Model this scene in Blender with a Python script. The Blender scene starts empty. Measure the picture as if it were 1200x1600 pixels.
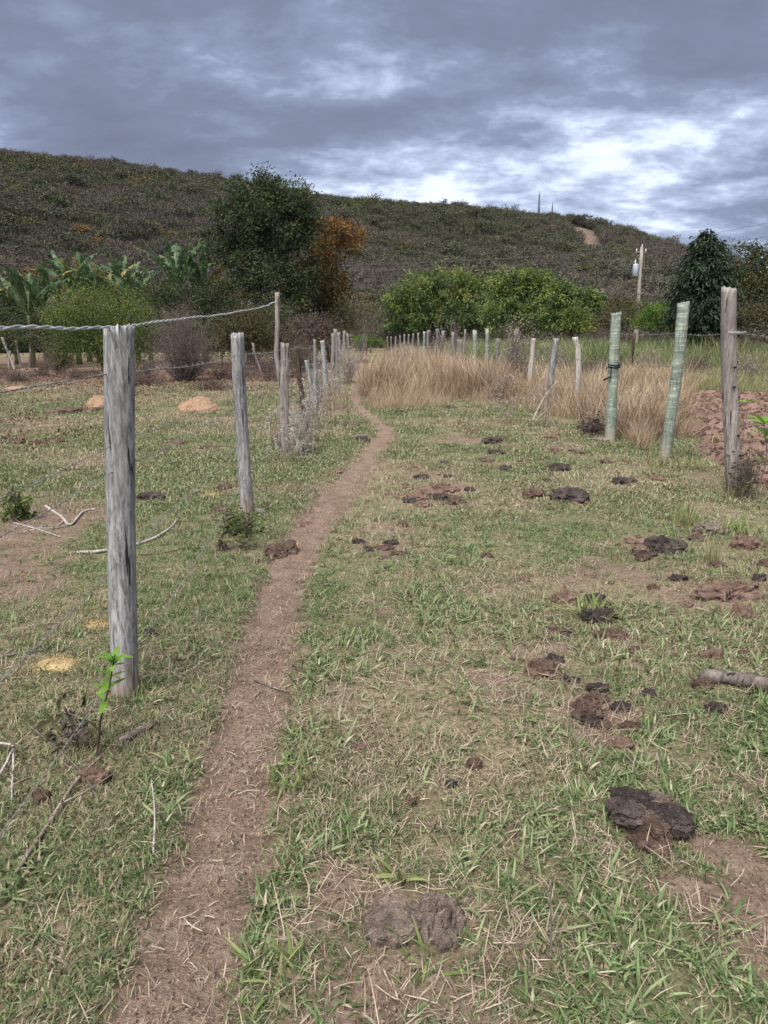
import bpy, math, random
import numpy as np
from mathutils import Vector
random.seed(7); np.random.seed(7)
R = math.radians
scn = bpy.context.scene
COL = scn.collection

# ------------------------------------------------------------------ camera
PITCH, CAMH, FPX = R(13.1), 1.5, 1202.0
cd = bpy.data.cameras.new('camera'); cam = bpy.data.objects.new('camera', cd); COL.objects.link(cam)
cd.sensor_fit = 'VERTICAL'; cd.sensor_height = 36; cd.sensor_width = 27
cd.lens = 36*FPX/1600; cd.clip_start = .05; cd.clip_end = 3000
cam.location = (0, 0, CAMH); cam.rotation_euler = (math.pi/2-PITCH, 0, 0)
scn.camera = cam
scn.render.engine = 'CYCLES'; scn.cycles.max_bounces = 5; scn.cycles.diffuse_bounces = 2; scn.cycles.glossy_bounces = 1; scn.cycles.transmission_bounces = 3
scn.render.resolution_x, scn.render.resolution_y = 768, 1024

# ------------------------------------------------------------------ sky, sun, exposure
SUN_EL, SUN_AZ = R(58), R(205)          # azimuth clockwise from +Y: behind and left of the camera
wd = bpy.data.worlds.new('World'); scn.world = wd; wd.use_nodes = True
nt = wd.node_tree; nt.nodes.clear()
def nn(nt, t, **k):
    n = nt.nodes.new(t)
    for a, b in k.items():
        if a.startswith('i_'):
            n.inputs[int(a[2:])].default_value = b
        else: setattr(n, a, b)
    return n
def mth(nt, op, a, b=None, clamp=False):
    n = nt.nodes.new('ShaderNodeMath'); n.operation = op; n.use_clamp = clamp
    for i, v in enumerate((a, b)):
        if v is None: continue
        if isinstance(v, (int, float)): n.inputs[i].default_value = v
        else: nt.links.new(v, n.inputs[i])
    return n.outputs[0]
def ramp(nt, fac, stops, interp='LINEAR'):
    n = nt.nodes.new('ShaderNodeValToRGB'); cr = n.color_ramp; cr.interpolation = interp
    while len(cr.elements) > 1: cr.elements.remove(cr.elements[-1])
    for i, (p, c) in enumerate(stops):
        e = cr.elements[0] if i == 0 else cr.elements.new(p)
        e.position = p; c = (c, c, c) if isinstance(c, (int, float)) else c
        e.color = (*c, 1)
    nt.links.new(fac, n.inputs[0]); return n.outputs[0]
def mixc(nt, fac, a, b, mode='MIX'):
    n = nt.nodes.new('ShaderNodeMix'); n.data_type = 'RGBA'; n.blend_type = mode
    for s, v in ((n.inputs[0], fac), (n.inputs[6], a), (n.inputs[7], b)):
        if isinstance(v, (int, float)): s.default_value = v
        elif isinstance(v, tuple): s.default_value = (*v[:3], 1)
        else: nt.links.new(v, s)
    return n.outputs[2]
def noise(nt, vec, scale, detail=5, rough=.55, dist=0, out=0):
    n = nt.nodes.new('ShaderNodeTexNoise'); n.inputs['Scale'].default_value = scale
    n.inputs['Detail'].default_value = detail; n.inputs['Roughness'].default_value = rough
    n.inputs['Distortion'].default_value = dist
    if vec is not None: nt.links.new(vec, n.inputs['Vector'])
    return n.outputs[out]
def mapping(nt, vec, scale=(1,1,1), loc=(0,0,0), rot=(0,0,0)):
    n = nt.nodes.new('ShaderNodeMapping'); nt.links.new(vec, n.inputs[0])
    n.inputs['Scale'].default_value = scale; n.inputs['Location'].default_value = loc; n.inputs['Rotation'].default_value = rot
    return n.outputs[0]

tc = nn(nt, 'ShaderNodeTexCoord')
sx = nn(nt, 'ShaderNodeSeparateXYZ'); nt.links.new(tc.outputs['Generated'], sx.inputs[0])
zz = mth(nt, 'ADD', mth(nt, 'MAXIMUM', sx.outputs[2], 0.0), .27)
cb = nn(nt, 'ShaderNodeCombineXYZ')
nt.links.new(mth(nt, 'DIVIDE', sx.outputs[0], zz), cb.inputs[0])
nt.links.new(mth(nt, 'DIVIDE', sx.outputs[1], zz), cb.inputs[1])
P = cb.outputs[0]                                    # cloud deck: direction projected on a flat layer overhead
SKX, SKY = -20.6, 5.1
n1 = noise(nt, mapping(nt, P, (.75, 1.0, 1), (SKX, SKY, 0), (0, 0, R(14))), 1.0, 2, .45, .3)
n2 = noise(nt, mapping(nt, P, (1.5, 2.1, 1), (SKX+4.3, SKY+2.2, 0), (0, 0, R(-10))), 1.1, 8, .57, .15)
n3 = noise(nt, mapping(nt, P, (3.0, 3.6, 1), (SKX+1.3, SKY+9.2, 0)), 2.2, 9, .62, .1)
dens = mth(nt, 'ADD', mth(nt, 'MULTIPLY', n1, .44), mth(nt, 'ADD', mth(nt, 'MULTIPLY', n2, .38), mth(nt, 'MULTIPLY', n3, .18)))
# the deck thins towards the horizon, all the way round
thin = mth(nt, 'MULTIPLY', mth(nt, 'SUBTRACT', 1.0, mth(nt, 'MULTIPLY', sx.outputs[2], 2.7), True), .15)
dens = mth(nt, 'ADD', mth(nt, 'SUBTRACT', dens, thin), .022)
K_ = .62
cloud = ramp(nt, dens, [(p_, tuple(K_*q for q in c_)) for p_, c_ in [(.37, (.78, .86, 1.02)), (.405, (.66, .74, .92)), (.435, (.40, .465, .63)), (.475, (.228, .275, .395)), (.52, (.178, .208, .30)), (.62, (.142, .163, .235))]])
cover = ramp(nt, dens, [(.29, 0.0), (.335, 1.0)])
sky = nn(nt, 'ShaderNodeTexSky'); sky.sky_type = 'NISHITA'; sky.sun_disc = False
sky.sun_elevation = SUN_EL; sky.sun_rotation = SUN_AZ; sky.air_density = 1.2; sky.dust_density = .6
skyc = mixc(nt, 1.0, sky.outputs[0], (.085, .085, .085), 'MULTIPLY')
bg = nn(nt, 'ShaderNodeBackground'); bg.inputs[1].default_value = 1.0
nt.links.new(mixc(nt, cover, skyc, cloud), bg.inputs[0])
wo = nn(nt, 'ShaderNodeOutputWorld'); nt.links.new(bg.outputs[0], wo.inputs[0])

sl = bpy.data.lights.new('sun', 'SUN'); sl.energy = 3.0; sl.angle = R(48); sl.color = (1, .965, .91)
so = bpy.data.objects.new('sun', sl); COL.objects.link(so)
sd = Vector((math.sin(SUN_AZ)*math.cos(SUN_EL), math.cos(SUN_AZ)*math.cos(SUN_EL), math.sin(SUN_EL)))
so.rotation_euler = (-sd).to_track_quat('-Z', 'Y').to_euler(); so.location = (0, -5, 40)
vs = scn.view_settings; vs.view_transform = 'Standard'; vs.look = 'None'; vs.exposure = 1.1; vs.gamma = 1; vs.use_curve_mapping = False

# ------------------------------------------------------------------ numeric helpers
def h2(ix, iy, seed):
    n = (ix.astype(np.int64)*374761393 + iy.astype(np.int64)*668265263 + seed*974711) & 0xffffffff
    n = ((n ^ (n >> 13))*1274126177) & 0xffffffff
    n = (n ^ (n >> 16)) & 0xffffff
    return n/float(0xffffff)
def vn(x, y, seed=0):
    x = np.asarray(x, float); y = np.asarray(y, float)
    ix, iy = np.floor(x), np.floor(y); fx, fy = x-ix, y-iy
    fx = fx*fx*(3-2*fx); fy = fy*fy*(3-2*fy)
    a, b, c, d = h2(ix, iy, seed), h2(ix+1, iy, seed), h2(ix, iy+1, seed), h2(ix+1, iy+1, seed)
    return (a*(1-fx)+b*fx)*(1-fy)+(c*(1-fx)+d*fx)*fy
def fbm(x, y, o=4, seed=0):
    s, a, t = 0, 1, 0
    for i in range(o):
        s = s+a*vn(np.asarray(x)*2**i+i*17.3, np.asarray(y)*2**i+i*9.1, seed+i); t += a; a *= .5
    return s/t
def vn3(x, y, z, seed=0):
    iz = np.floor(z); f = z-iz; f = f*f*(3-2*f)
    a = vn(x+iz*37.7, y+iz*91.3, seed); b = vn(x+(iz+1)*37.7, y+(iz+1)*91.3, seed)
    return a*(1-f)+b*f
def fbm3(P, s, o=4, seed=0):
    r, a, t = 0, 1, 0
    for i in range(o):
        q = P*s*2**i+i*13.7; r = r+a*vn3(q[:, 0], q[:, 1], q[:, 2], seed+i); t += a; a *= .55
    return r/t
def sst(a, b, x): t = np.clip((x-a)/(b-a), 0, 1); return t*t*(3-2*t)

cp, sp = math.cos(PITCH), math.sin(PITCH)
def ray(px, py):
    x = (px-600)/FPX; y = (800-py)/FPX
    return x, cp+y*sp, -sp+y*cp
def at(px, py):                      # the ground point under a pixel
    x, y, z = ray(px, py); t = CAMH/-z
    return x*t, y*t
def atY(px, py, Y):                  # a point at distance Y
    x, y, z = ray(px, py); t = Y/y
    return np.array((x*t, Y, CAMH+z*t))
def pxs(Y): return Y/cp/FPX          # metres per pixel near the horizon

# ------------------------------------------------------------------ mesh helpers
def np_mesh(name, V, Fs, attrs=None, smooth=True):
    me = bpy.data.meshes.new(name); V = np.asarray(V, np.float32)
    me.vertices.add(len(V)); me.vertices.foreach_set('co', V.ravel())
    Fs = [np.asarray(f, np.int32) for f in Fs if len(f)]
    nl = sum(f.size for f in Fs); nf = sum(len(f) for f in Fs)
    me.loops.add(nl); me.loops.foreach_set('vertex_index', np.concatenate([f.ravel() for f in Fs]))
    tot = np.concatenate([np.full(len(f), f.shape[1], np.int32) for f in Fs])
    st = np.concatenate(([0], np.cumsum(tot)[:-1])).astype(np.int32)
    me.polygons.add(nf); me.polygons.foreach_set('loop_start', st); me.polygons.foreach_set('loop_total', tot)
    me.polygons.foreach_set('use_smooth', np.full(nf, smooth, bool))
    for k, a in (attrs or {}).items():
        at_ = me.attributes.new(k, 'FLOAT', 'POINT'); at_.data.foreach_set('value', np.asarray(a, np.float32))
    me.update(calc_edges=True); me.validate()
    return me
class MB:
    def __init__(s): s.V = []; s.F = {}; s.n = 0; s.A = []
    def add(s, V, Fs, tint=None):
        V = np.asarray(V, float)
        for f in Fs:
            f = np.asarray(f, int)
            if len(f): s.F.setdefault(f.shape[1], []).append(f+s.n)
        s.V.append(V); s.n += len(V)
        s.A.append(np.full(len(V), .5) if tint is None else np.broadcast_to(tint, (len(V),)))
    def tube(s, pts, rad, k=8, cap=True, tint=None, jit=0, seed=0):
        pts = np.asarray(pts, float); n = len(pts); rad = np.broadcast_to(rad, (n,)).astype(float)
        T = np.gradient(pts, axis=0); T /= np.linalg.norm(T, axis=1)[:, None]+1e-9
        ref = np.array((0, 0, 1.)) if abs(T[:, 2]).mean() < .8 else np.array((0, 1., 0))
        U = np.cross(T, ref); U /= np.linalg.norm(U, axis=1)[:, None]+1e-9; W = np.cross(T, U)
        a = np.linspace(0, 2*np.pi, k, endpoint=False)
        ring = U[:, None]*np.cos(a)[None, :, None]+W[:, None]*np.sin(a)[None, :, None]
        rr = rad[:, None, None]*np.ones((n, k, 1))
        if jit:
            rs = np.random.RandomState(seed); rr = rr*(1+jit*(rs.rand(n, k, 1)-.5))
        V = (pts[:, None]+ring*rr).reshape(-1, 3)
        i = np.arange(n-1)[:, None]*k; j = np.arange(k)[None]; j2 = (j+1) % k
        Q = np.stack((i+j, i+j2, i+k+j2, i+k+j), -1).reshape(-1, 4)
        Fs = [Q]
        if cap: Fs.append(np.array([np.arange(k)[::-1], np.arange(k)+(n-1)*k]))
        s.add(V, Fs, tint)
    def mesh(s, name, smooth=True):
        return np_mesh(name, np.concatenate(s.V), [np.concatenate(f) for f in s.F.values()], {'tint': np.concatenate(s.A)}, smooth)
    def build(s, name, m, parent=None, loc=(0, 0, 0), smooth=True):
        return obj(name, s.mesh(name, smooth), m, parent, loc)
def obj(name, me, m, parent=None, loc=(0, 0, 0), rz=0):
    o = bpy.data.objects.new(name, me); COL.objects.link(o)
    if m is not None and len(me.materials) == 0: me.materials.append(m)
    o.location = loc; o.rotation_euler = (0, 0, rz)
    if parent is not None: o.parent = parent
    return o
def empty(name, loc, rz=0):
    o = bpy.data.objects.new(name, None); COL.objects.link(o); o.location = loc; o.rotation_euler = (0, 0, rz)
    o.empty_display_size = .2
    return o
def tag(o, label=None, cat=None, group=None, kind=None):
    if label: o['label'] = label
    if cat: o['category'] = cat
    if group: o['group'] = group
    if kind: o['kind'] = kind
    return o

# ------------------------------------------------------------------ materials
def mat(name, rough=.85, spec=.2):
    m = bpy.data.materials.new(name); m.use_nodes = True; t = m.node_tree
    b = t.nodes['Principled BSDF']; b.inputs['Roughness'].default_value = rough
    b.inputs['Specular IOR Level'].default_value = spec
    return m, t, b
def attr(t, name, kind='GEOMETRY'):
    n = t.nodes.new('ShaderNodeAttribute'); n.attribute_name = name; n.attribute_type = kind
    return n.outputs['Fac']
def bump(t, b, h, s=.5, d=.01):
    n = t.nodes.new('ShaderNodeBump'); n.inputs['Strength'].default_value = s; n.inputs['Distance'].default_value = d
    t.links.new(h, n.inputs['Height']); t.links.new(n.outputs[0], b.inputs['Normal'])
def ocoord(t, k='Object'): return t.nodes.new('ShaderNodeTexCoord').outputs[k]
def translucent(m, t, b, col, f):
    tr = t.nodes.new('ShaderNodeBsdfTranslucent'); t.links.new(col, tr.inputs[0])
    mx = t.nodes.new('ShaderNodeMixShader'); mx.inputs[0].default_value = f
    t.links.new(b.outputs[0], mx.inputs[1]); t.links.new(tr.outputs[0], mx.inputs[2])
    t.links.new(mx.outputs[0], t.nodes['Material Output'].inputs[0])
def leaf_mat(name, cols, alt=None, rough=.6, tr=.25, spec=.2):
    m, t, b = mat(name, rough, spec)
    c = ramp(t, attr(t, 'tint'), [(i/(len(cols)-1), k) for i, k in enumerate(cols)])
    if alt:
        c2 = ramp(t, attr(t, 'tint'), [(i/(len(alt)-1), k) for i, k in enumerate(alt)])
        c = mixc(t, attr(t, 'alt'), c, c2)
    t.links.new(c, b.inputs['Base Color']); translucent(m, t, b, c, tr)
    return m
def grass_mat(name, green, dry, rough=.65, tr=.25):
    m, t, b = mat(name, rough, .15)
    g = ramp(t, attr(t, 'tint'), [(i/(len(green)-1), k) for i, k in enumerate(green)])
    d = ramp(t, attr(t, 'tint'), [(i/(len(dry)-1), k) for i, k in enumerate(dry)])
    f = mth(t, 'ADD', attr(t, 'dry', 'INSTANCER'), attr(t, 'bdry'), True)
    c = mixc(t, f, g, d)
    t.links.new(c, b.inputs['Base Color']); translucent(m, t, b, c, tr)
    return m
def wood_mat(name, dark, mid, light, low=None, zs=5.0, sc=48, stain=.25):
    m, t, b = mat(name, .9, .1)
    v = ocoord(t)
    rnd = t.nodes.new('ShaderNodeObjectInfo').outputs['Random']
    cbx = t.nodes.new('ShaderNodeCombineXYZ'); t.links.new(mth(t, 'MULTIPLY', rnd, 30), cbx.inputs[2])
    ad = t.nodes.new('ShaderNodeVectorMath'); t.links.new(v, ad.inputs[0]); t.links.new(cbx.outputs[0], ad.inputs[1]); v2 = ad.outputs[0]
    s1 = noise(t, mapping(t, v2, (sc, sc, zs)), 1.0, 6, .62, .3)
    s2 = noise(t, mapping(t, v2, (sc*2.4, sc*2.4, zs*4.5)), 1.0, 4, .6)
    big = noise(t, mapping(t, v2, (6, 6, 1.6)), 1.0, 4, .6)
    c = ramp(t, s1, [(.30, dark), (.47, mid), (.66, light)])
    c = mixc(t, ramp(t, s2, [(.5, 0.), (.68, .75)]), c, light)
    c = mixc(t, ramp(t, big, [(.35, .55), (.6, 0.)]), c, tuple(x*.55 for x in mid))
    cr = noise(t, mapping(t, v2, (sc*.8, sc*.8, zs*.35)), 1.0, 3, .5)
    crack = ramp(t, cr, [(.33, 1.), (.37, 0.)])
    c = mixc(t, crack, c, tuple(x*.45 for x in dark))
    if low:
        z = t.nodes.new('ShaderNodeSeparateXYZ'); t.links.new(v, z.inputs[0])
        f = mth(t, 'SUBTRACT', 1., mth(t, 'DIVIDE', mth(t, 'ADD', z.outputs[2], mth(t, 'MULTIPLY', s1, .3)), stain+.15), True)
        c = mixc(t, f, c, low)
    t.links.new(c, b.inputs['Base Color'])
    h = mth(t, 'SUBTRACT', mth(t, 'ADD', s1, mth(t, 'MULTIPLY', s2, .4)), mth(t, 'MULTIPLY', crack, .7))
    bump(t, b, h, .8, .006)
    return m
def soil_mat(name, cols, sc=6, fine=60, bs=.6, bd=.02, litter=None):
    m, t, b = mat(name, .95, .08)
    v = ocoord(t)
    a = noise(t, v, sc, 6, .65); f = noise(t, v, fine, 5, .65)
    c = ramp(t, mth(t, 'ADD', mth(t, 'MULTIPLY', a, .6), mth(t, 'MULTIPLY', f, .4)), [(.3+.4*i/(len(cols)-1), k) for i, k in enumerate(cols)])
    if litter:
        l = noise(t, mapping(t, v, (1, 1, 1)), fine*2.2, 3, .7, 1.5)
        c = mixc(t, ramp(t, l, [(.56, 0.), (.64, .8)]), c, litter)
    t.links.new(c, b.inputs['Base Color'])
    bump(t, b, mth(t, 'ADD', a, f), bs, bd)
    return m
# ------------------------------------------------------------------ terrain functions
PATH_PX = [(255,1600,190),(292,1500,170),(322,1400,152),(350,1300,140),(376,1200,128),(402,1100,114),(424,1000,98),(447,900,80),(474,850,74),
           (505,800,70),(545,750,62),(570,720,58),(588,700,52),(602,684,46),(605,674,42),(592,660,34),(572,645,28),(559,630,24),(555,612,20),
           (558,592,20),(562,572,18),(566,558,16),(570,548,14)]
pc = []
for x, y, w in PATH_PX:
    X, Y = at(x, y); X1, _ = at(x+w, y); pc.append((X, Y, max(.145, (X1-X)/2*float(np.interp(y, [700, 1000, 1300], [.88, .93, .97])))))
d0 = np.array(pc[0])-np.array(pc[1])
pc = [tuple(np.array(pc[0])+d0*9), tuple(np.array(pc[0])+d0*4)]+pc
pc = [(a, b, min(c, .17) if b < 2 else min(c, .24)) for a, b, c in pc]
def catmull(pts, n):
    P = np.array(pts, float); P = np.vstack((2*P[0]-P[1], P, 2*P[-1]-P[-2])); out = []
    for i in range(1, len(P)-2):
        t = np.linspace(0, 1, n, endpoint=False)[:, None]; a, b, c, d = P[i-1], P[i], P[i+1], P[i+2]
        out.append(.5*(2*b+(c-a)*t+(2*a-5*b+4*c-d)*t*t+(3*b-a-3*c+d)*t**3))
    return np.vstack(out+[P[-2][None]])
PC = catmull(pc, 8)
def path_dist(x, y):                 # (distance from the trodden centre line) / half width
    x = np.asarray(x, float); y = np.asarray(y, float); sh = x.shape; x = x.ravel(); y = y.ravel()
    best = np.full(x.shape, 9.); m = np.where((y < 60) & (np.abs(x) < 6))[0]
    xs, ys = x[m], y[m]; bb = np.full(len(m), 9.)
    for a, b in zip(PC[:-1], PC[1:]):
        dx, dy = b[0]-a[0], b[1]-a[1]; L = dx*dx+dy*dy+1e-9
        t = np.clip(((xs-a[0])*dx+(ys-a[1])*dy)/L, 0, 1)
        dd = np.hypot(xs-a[0]-t*dx, ys-a[1]-t*dy)/(a[2]+t*(b[2]-a[2]))
        bb = np.minimum(bb, dd)
    best[m] = bb
    return best.reshape(sh)
def inpoly(x, y, poly):
    x = np.asarray(x); y = np.asarray(y); r = np.zeros(x.shape, bool); n = len(poly)
    for i in range(n):
        (x1, y1), (x2, y2) = poly[i], poly[(i+1) % n]
        c = ((y1 > y) != (y2 > y)) & (x < (x2-x1)*(y-y1)/(y2-y1+1e-12)+x1); r ^= c
    return r
def field_mask(x, y):                # the ploughed plot beyond the right-hand fence
    w = (fbm(x*.9, y*.9, 3, 41)-.5)*1.4
    return sst(3.55, 3.95, x+w*.5-np.clip(y-9, 0, 14)*.33)*sst(6.3, 7.2, y+w*.8)*(1-sst(18.5, 20.5, y+w))*(1-sst(24, 27, x))
def blob(x, y, c, rx, ry, seed, ang=0):
    dx, dy = x-c[0], y-c[1]; ca, sa = math.cos(ang), math.sin(ang)
    r = np.hypot((dx*ca+dy*sa)/rx, (-dx*sa+dy*ca)/ry)
    return 1-sst(.55, 1.1, r+(fbm(x*2.2, y*2.2, 3, seed)-.5)*.9)
def bare_mask(x, y):                 # patches of earth without turf
    x = np.asarray(x, float); y = np.asarray(y, float)
    m = blob(x, y, (-2.95, 5.1), 1.0, 2.3, 51, 0.)
    for (px, py, rx, ry) in ((955,1115,.17,.15),(1180,1430,.26,.28),(1150,1330,.13,.12),(590,1400,.12,.1),(1075,1385,.15,.09),(690,765,.38,.3),(520,1380,.10,.16),(940,1150,.12,.09),
                             (880,700,.4,.35),(1000,845,.3,.2),(590,862,.25,.18),(860,1010,.16,.12),(720,690,.7,.5),(600,960,.10,.12),(760,1060,.2,.1),(560,1560,.14,.12)):
        m = np.maximum(m, blob(x, y, at(px, py), rx, ry, int(px)))
    sp_ = sst(.60, .72, fbm(x*1.7, y*1.7, 4, 77))*.75*(1-sst(14, 22, y))*np.where((x < -.35) & (y < 5), .3, 1.)
    return np.maximum(m, sp_)
def g(x, y):
    x = np.asarray(x, float); y = np.asarray(y, float)
    near = 1-sst(25, 60, np.hypot(x, y))
    h = (fbm(x*.9, y*.9, 3, 3)-.5)*.05*near + (fbm(x*6, y*6, 3, 5)-.5)*.022*(1-sst(10, 20, y))*near
    d = path_dist(x, y)
    h = h-.035*(1-sst(.55, 1.35, d))
    h = h+(fbm(x*.05, y*.05, 3, 9)-.5)*1.6*sst(45, 110, np.hypot(x, y))
    return h
def gz(x, y): return float(g(np.array([x]), np.array([y]))[0])

# ------------------------------------------------------------------ setting: ground, path, ploughed field
def axis(lim0, lim1, fine, core, k):
    out = [0.]
    while out[-1] < lim1: out.append(out[-1]+fine+max(0, out[-1]-core)*k)
    neg = [0.]
    while neg[-1] > lim0: neg.append(neg[-1]-fine-max(0, -neg[-1]-core)*k)
    return np.array(neg[:0:-1]+out)
gx = axis(-900, 900, .035, 2.6, .055); gy = np.concatenate((np.linspace(-40, -1.2, 20), axis(-1.1, 900, .035, 3.2, .022)[0:]))
gy = np.unique(gy)
GX, GY = np.meshgrid(gx, gy); GZ = g(GX, GY)
def grid_faces(nx, ny):
    i = np.arange(ny-1)[:, None]*nx+np.arange(nx-1)[None]
    return np.stack((i, i+1, i+nx+1, i+nx), -1).reshape(-1, 4)
bare = np.maximum(bare_mask(GX, GY), 1-sst(.9, 1.5, path_dist(GX, GY)))
red = sst(17, 27, GY+(fbm(GX*.4, GY*.4, 3, 8)-.5)*12)*sst(-2, -4, GX)*sst(60, 45, GY)
red = np.maximum(red, .8*sst(.62, .70, fbm(GX*.8+3, GY*.8, 4, 18))*sst(-2.2, -3, GX)*sst(6, 9, GY))
green = sst(.40, .62, fbm(GX*.75, GY*.75, 4, 21))
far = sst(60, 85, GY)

m, t, b = mat('turf_soil', .95, .06)
v = ocoord(t)
n_a = noise(t, v, 5, 6, .65); n_b = noise(t, v, 55, 5, .7); n_c = noise(t, mapping(t, v, (1, 1, 1)), 160, 3, .7, 2.0)
soil = ramp(t, mth(t, 'ADD', mth(t, 'MULTIPLY', n_a, .5), mth(t, 'MULTIPLY', n_b, .5)), [(.36, (.11, .073, .055)), (.5, (.225, .158, .12)), (.64, (.35, .265, .21))])
thatch = ramp(t, n_b, [(.36, (.12, .10, .06)), (.5, (.24, .20, .125)), (.64, (.36, .31, .21))])
grn = ramp(t, n_b, [(.36, (.055, .075, .03)), (.5, (.13, .155, .065)), (.66, (.25, .26, .13))])
tf = mixc(t, mth(t, 'MULTIPLY', attr(t, 'green'), .75), thatch, grn)
gmix = mth(t, 'ADD', attr(t, 'bare'), mth(t, 'MULTIPLY', mth(t, 'SUBTRACT', n_a, .5), .9), True)
c = mixc(t, gmix, tf, soil)
c = mixc(t, ramp(t, n_c, [(.57, 0.), (.66, .6)]), c, (.40, .33, .235))
redc = ramp(t, n_b, [(.35, (.085, .055, .042)), (.52, (.185, .125, .095)), (.66, (.30, .22, .165))])
c = mixc(t, mth(t, 'MULTIPLY', attr(t, 'red'), .85), c, redc)
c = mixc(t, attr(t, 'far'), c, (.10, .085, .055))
t.links.new(c, b.inputs['Base Color'])
bump(t, b, mth(t, 'ADD', n_b, mth(t, 'MULTIPLY', n_c, .5)), .8, .015)
M_ground = m
gme = np_mesh('ground', np.stack((GX, GY, GZ), -1).reshape(-1, 3), [grid_faces(len(gx), len(gy))],
              {'bare': bare.ravel(), 'red': red.ravel(), 'green': green.ravel(), 'far': far.ravel()})
tag(obj('ground', gme, M_ground), kind='structure')

# trodden path: a strip of earth pressed into the turf
M_path = soil_mat('path_earth', [(.145, .095, .068), (.285, .20, .150), (.43, .33, .26)], 9, 70, 1., .03, (.44, .35, .28))
seg = np.vstack([PC]); 
cum = np.concatenate(([0], np.cumsum(np.hypot(*np.diff(seg[:, :2], axis=0).T))))
S = [0.]
while S[-1] < cum[-1]:
    yy = np.interp(S[-1], cum, seg[:, 1]); S.append(S[-1]+max(.03, .012*yy))
S = np.array(S); cx = np.interp(S, cum, seg[:, 0]); cy = np.interp(S, cum, seg[:, 1]); cw = np.interp(S, cum, seg[:, 2])
tx, ty = np.gradient(cx), np.gradient(cy); L = np.hypot(tx, ty); nx_, ny_ = ty/L, -tx/L
K = 29; u = np.linspace(-1.6, 1.6, K)
PX = cx[:, None]+nx_[:, None]*u*cw[:, None]; PY = cy[:, None]+ny_[:, None]*u*cw[:, None]
edge = np.abs(u)[None]+(fbm(PX*5, PY*5, 4, 31)-.5)*.6
lift = (.014+.0028*np.clip(PY, 0, 40))*(1-edge**2*1.0)
PZ = g(PX, PY)+np.clip(lift, -.06, .05)+(fbm(PX*16, PY*16, 3, 33)-.5)*.014*(1-sst(8, 14, PY))
tag(obj('path', np_mesh('path', np.stack((PX, PY, PZ), -1).reshape(-1, 3), [grid_faces(K, len(S))]), M_path), kind='structure')

# ploughed field
M_field = soil_mat('ploughed_earth', [(.13, .078, .06), (.255, .165, .13), (.39, .28, .235)], 2.2, 26, 1.0, .05)
fx = axis(0, 24, .05, 3, .03)+3.0; fy = np.linspace(5.7, 21.5, 300)
FX, FY = np.meshgrid(fx, fy); fm = field_mask(FX, FY)
rel = (fbm(FX*.7, FY*.7, 3, 61)-.4)*.10+np.abs(fbm(FX*3.4, FY*3.4, 5, 62)-.5)*.75+.03*np.sin(FX*.6+FY*7.5+3*fbm(FX*.5, FY*.5, 2, 6))
FZ = g(FX, FY)+fm*(.03+np.clip(rel, 0, .5)*.5)-.06*(1-fm)
tag(obj('ploughed_field', np_mesh('ploughed_field', np.stack((FX, FY, FZ), -1).reshape(-1, 3), [grid_faces(len(fx), len(fy))]), M_field), kind='structure')

# ------------------------------------------------------------------ hill
RIDGE = [(-1600,262),(-900,255),(-300,246),(0,250),(100,259),(200,270),(300,285),(400,299),(500,318),(600,329),(700,333),(800,341),(900,353),(950,363),(1000,377),(1070,399),(1150,424),(1300,462),(1700,500),(2600,510)]
az_r = []; el_r = []
for x, y in RIDGE:
    dx, dy, dz = ray(x, y); az_r.append(math.atan2(dx, dy)); el_r.append(dz/math.hypot(dx, dy))
R0, RR = 78., 300.
def hill_h(X, Y):
    r = np.hypot(X, Y); a = np.arctan2(X, Y); E = np.interp(a, az_r, el_r)
    top = CAMH+E*RR
    tt = np.clip((r-R0)/(RR-R0), 0, 1)
    pr = .30*tt+.70*tt**1.55
    back = 1-.6*sst(RR, RR+160, r)
    gl = (fbm(X*.018+5, Y*.010, 4, 71)-.5)*15*np.sin(np.pi*np.clip(tt, 0, 1))**1.0*np.clip(E*6, .2, 1)
    return -1.0+np.maximum((top+1)*pr*back+gl, -.5)
aa = np.linspace(R(-62), R(62), 190); rr = np.concatenate((np.linspace(R0, RR, 74), np.linspace(RR+6, RR+170, 14)))
AA, RR_ = np.meshgrid(aa, rr); HX, HY = RR_*np.sin(AA), RR_*np.cos(AA); HZ = hill_h(HX, HY)
scar = np.zeros_like(HX)
SC = [(905,358),(920,375),(930,392),(938,408)]
def on_hill(px, py):
    dx, dy, dz = ray(px, py); s = np.linspace(R0, RR+20, 700); hh = math.hypot(dx, dy)
    X, Y = dx/hh*s, dy/hh*s; Z = CAMH+dz/hh*s; hit = hill_h(X, Y) > Z; k = int(np.argmax(hit)) if hit.any() else int(np.argmin(np.abs(s-RR)))
    return np.array((X[k], Y[k], hill_h(X[k:k+1], Y[k:k+1])[0]))
SCP = np.array([on_hill(*p) for p in SC])
def scar_d(X, Y):
    d = np.full(np.shape(X), 1e9)
    for q in np.linspace(0, len(SCP)-1, 40):
        i = min(int(q), len(SCP)-2); p = SCP[i]+(SCP[i+1]-SCP[i])*(q-i); d = np.minimum(d, np.hypot(X-p[0], Y-p[1]))
    return d
M_hill = soil_mat('hill_earth', [(.07, .058, .048), (.125, .10, .082), (.18, .145, .115)], .12, 1.2, .5, .4)
t = M_hill.node_tree; b = t.nodes['Principled BSDF']; lk = b.inputs['Base Color'].links[0].from_socket
t.links.new(mixc(t, attr(t, 'scar'), lk, (.21, .145, .115)), b.inputs['Base Color'])
hme = np_mesh('hill', np.stack((HX, HY, HZ), -1).reshape(-1, 3), [grid_faces(len(aa), len(rr))], {'scar': (1-sst(1.0, 2.6, scar_d(HX, HY))).ravel()})
tag(obj('hill', hme, M_hill), kind='structure')

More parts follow.
